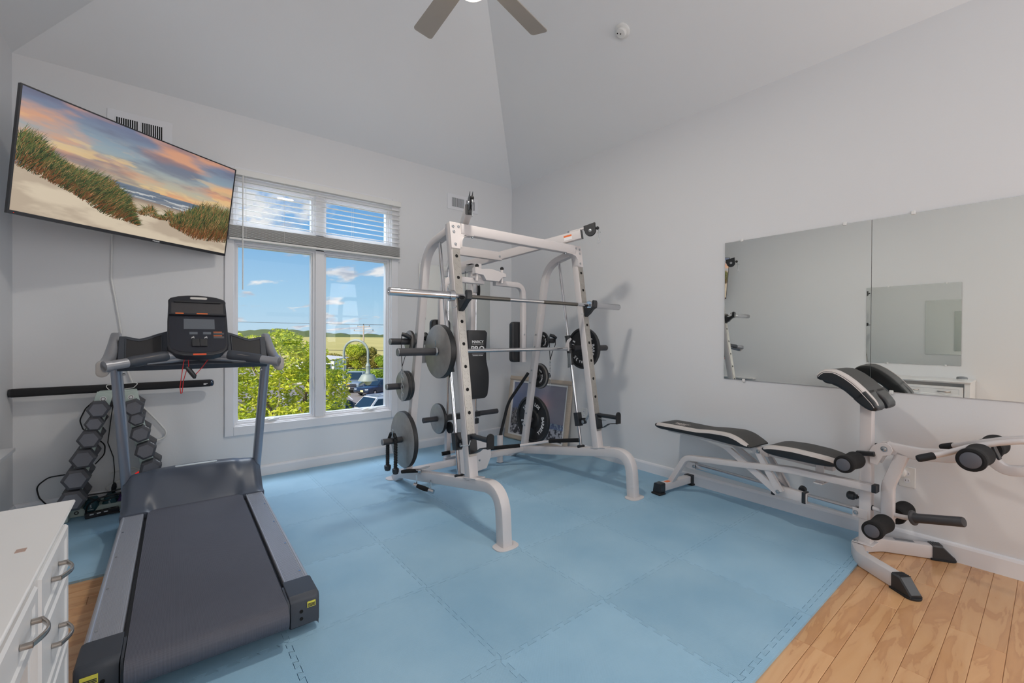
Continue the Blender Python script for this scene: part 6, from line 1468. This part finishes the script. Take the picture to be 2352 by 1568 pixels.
# cars
def car(name, label, D, a, ang, L_, Wd, hg_, paint, kind):
    rz = ang; t = thing(name, label, 'truck' if kind == 'truck' else 'car', ext(D, a, GZ+.01), rz)
    pm = mat('paint_'+name+'_'+kind, paint, .25, .3, coat=.6, noise=.03); GL = mat('car_glass', (38, 58, 72), .08, .2); TY = mat('tyre', (30, 30, 32), .8); CH = MAT['chrome']
    o = lambda n, mb, m, **k: obj(n, mb, m, t, local=True, **k)
    # x across, y forward (front at -y toward the camera), z up; side profiles (y,z)
    hw = Wd/2; bh = hg_*(.60 if kind != 'truck' else .58)
    body = [(-L_/2, .38), (-L_/2+.02, bh*.72), (-L_/2+.12, bh*.9), (-L_*.24, bh), (L_*.40, bh*1.02), (L_/2-.05, bh*.97), (L_/2, .45), (L_/2-.1, .28), (-L_/2+.1, .28)]
    rg = []
    for x, k in ((-hw, .0), (-hw+.08, .05), (hw-.08, .05), (hw, .0)):
        e_ = .10 if abs(x) == hw else 0
        rg.append([V(x, y*(1-e_*.25), z-(e_*.6 if z > bh*.85 else 0)+(e_*.3 if z < .4 else 0)) for y, z in body])
    o('body', MB().rings(rg), pm, bevel=.03, ang=50)
    c0, c1, c2, c3 = {'sedan': (-L_*.22, -L_*.05, L_*.18, L_*.42), 'suv': (-L_*.20, -L_*.05, L_*.36, L_*.47), 'truck': (-L_*.16, -L_*.04, L_*.12, L_*.16)}[kind]
    rg = []
    for x, s in ((-hw+.06, 0), (-hw+.22, 1), (hw-.22, 1), (hw-.06, 0)):
        zt = hg_ if s else bh+.02
        rg.append([V(x, c0, bh-.02), V(x, c1 if s else c0+.02, zt), V(x, c2 if s else c3-.02, zt), V(x, c3, bh-.02)])
    cab = o('cabin', MB().rings(rg), pm, ang=30)
    n = (hg_-bh)
    def lerpz(q, z): return q[0]+(q[1]-q[0])*(z-bh)/n
    o('windscreen', MB().prism([(-hw+.16, .05), (hw-.16, .05), (hw-.27, math.hypot(c1-c0, n)*.93), (-hw+.27, math.hypot(c1-c0, n)*.93)], (0, c0-.012, bh), (1, 0, 0), V(0, c1-c0, n).normalized(), V(0, -n, c1-c0).normalized(), .012), GL, smooth=False)
    for s in (-1, 1):
        sl = V(-s*.16, 0, n).normalized(); L2 = [(c0+.20, .06), (c1+.05, n*.88), ((c1+c2)/2-.03, n*.88), ((c1+c2)/2-.03, .06)]; L3_ = [((c1+c2)/2+.05, .06), ((c1+c2)/2+.05, n*.88), (c2-.05, n*.88), (c3-.25, .06)]
        for q in (L2, L3_): o('side_window', MB().prism(q, (s*(hw-.058), 0, bh), (0, 1, 0), sl, V(s, 0, 0), .012), GL, smooth=False)
        for y in (-L_*.31, L_*.30):
            w_ = o('wheel', MB().lathe((s*(hw-.22), y, .34), (s, 0, 0), [(.20, 0), (.33, .01), (.34, .05), (.33, .20), (.22, .225)], 20), TY)
            obj('rim', MB().lathe((s*(hw-.02), y, .34), (s, 0, 0), [(.21, 0), (.19, .02), (.05, .03)], 12), CH, w_, local=True)
        o('mirror', MB().sphere((s*(hw+.08), c0+.25, bh+.08), .10, 8, 1, .6, .8), pm if kind != 'truck' else BLACKP)
        o('headlight', MB().sphere((s*(hw-.28), -L_/2+.06, bh*.74), .13, 8, 1.5, .6, .6), mat('headlight', (210, 214, 216), .1, .4))
    if kind == 'truck':
        for z, hh2, m_ in ((.88, .05, CH), (.80, .06, BLACKP), (.66, .14, BLACKP), (.74, .03, CH), (.56, .07, CH), (.42, .14, BLACKP)): o('grille_bar', MB().box((0, -L_/2-.01, z), (Wd*.72, .05, hh2)), m_, bevel=.01)
        o('bed_cavity', MB().box((0, L_*.31, bh*1.02), (Wd*.8, L_*.26, .03)), BLACKP)
        o('bowtie_badge', MB().prism([(-.16, -.03), (-.05, -.03), (-.05, -.055), (.05, -.055), (.05, -.03), (.16, -.03), (.16, .03), (.05, .03), (.05, .055), (-.05, .055), (-.05, .03), (-.16, .03)], (0, -L_/2-.04, .86), (1, 0, 0), (0, 0, 1), (0, -1, 0), .015), mat('gold_badge', (210, 176, 70), .4))
    else: o('lower_grille', MB().box((0, -L_/2-.0, .42), (Wd*.55, .05, .16)), BLACKP, bevel=.02)
    o('licence_plate', MB().box((0 if kind != 'sedan' else .2, -L_/2-.04, .50), (.34, .02, .17)), mat('plate_cream', (226, 214, 160), .5), smooth=False)
    if kind == 'suv': o('sunroof', MB().box((0, (c1+c2)/2-.35, hg_+.004), (Wd*.5, .85, .012)), GL, bevel=.004); [o('roof_rail', MB().cyl((s*(hw-.27), c1+.1, hg_+.05), (s*(hw-.27), c2-.1, hg_+.05), .025, seg=8), CH) for s in (-1, 1)]
    return t
FA = -math.atan2(.6257, .7801)
car('pickup_truck', 'silver pickup truck facing the building in the parking lot', 44.4, -15.9, FA+R(6), 5.4, 2.0, 1.85, (156, 170, 176), 'truck')
car('parked_car', 'dark blue sedan parked right of the pickup truck', 41.6, -12.7, FA+R(-26), 4.6, 1.85, 1.42, (34, 48, 72), 'sedan')
car('parked_car', 'white car with sunroof closest to the window, right of lamp post', 28.0, -8.85, FA+R(-38), 4.7, 1.85, 1.66, (236, 234, 232), 'suv')
car('parked_car', 'pale car mostly hidden under the tree leaves', 27.0, -11.2, FA+R(-20), 4.6, 1.85, 1.5, (190, 206, 226), 'sedan')
# white building beyond
t = thing('white_building', 'small white building with dark windows beyond the road', 'building', ext(56, -23.5, GZ))
obj('wall', MB().box(ext(56, -24.6, GZ+1.25), (5.2, 4, 2.5), Matrix.Rotation(FA, 3, 'Z')), mat('white_siding', (232, 230, 228), .7, noise=.05), t)
obj('roof', MB().prism([(-2.8, 0), (2.8, 0), (2.8, .1), (0, .35), (-2.8, .1)], ext(53.8, -24.6, GZ+2.5), R2, (0, 0, 1), F2, 4.6), mat('building_roof', (214, 212, 210), .7), t)
for a in (-25.2, -23.9, -22.75): f_ = obj('window', MB().box(ext(53.97, a, GZ+1.45), (.85, .08, 1.15), Matrix.Rotation(FA, 3, 'Z')), TRIM, t); obj('pane', MB().box(ext(53.92, a, GZ+1.45), (.72, .06, 1.0), Matrix.Rotation(FA, 3, 'Z')), mat('car_glass', (38, 58, 72), .08), f_, smooth=False)
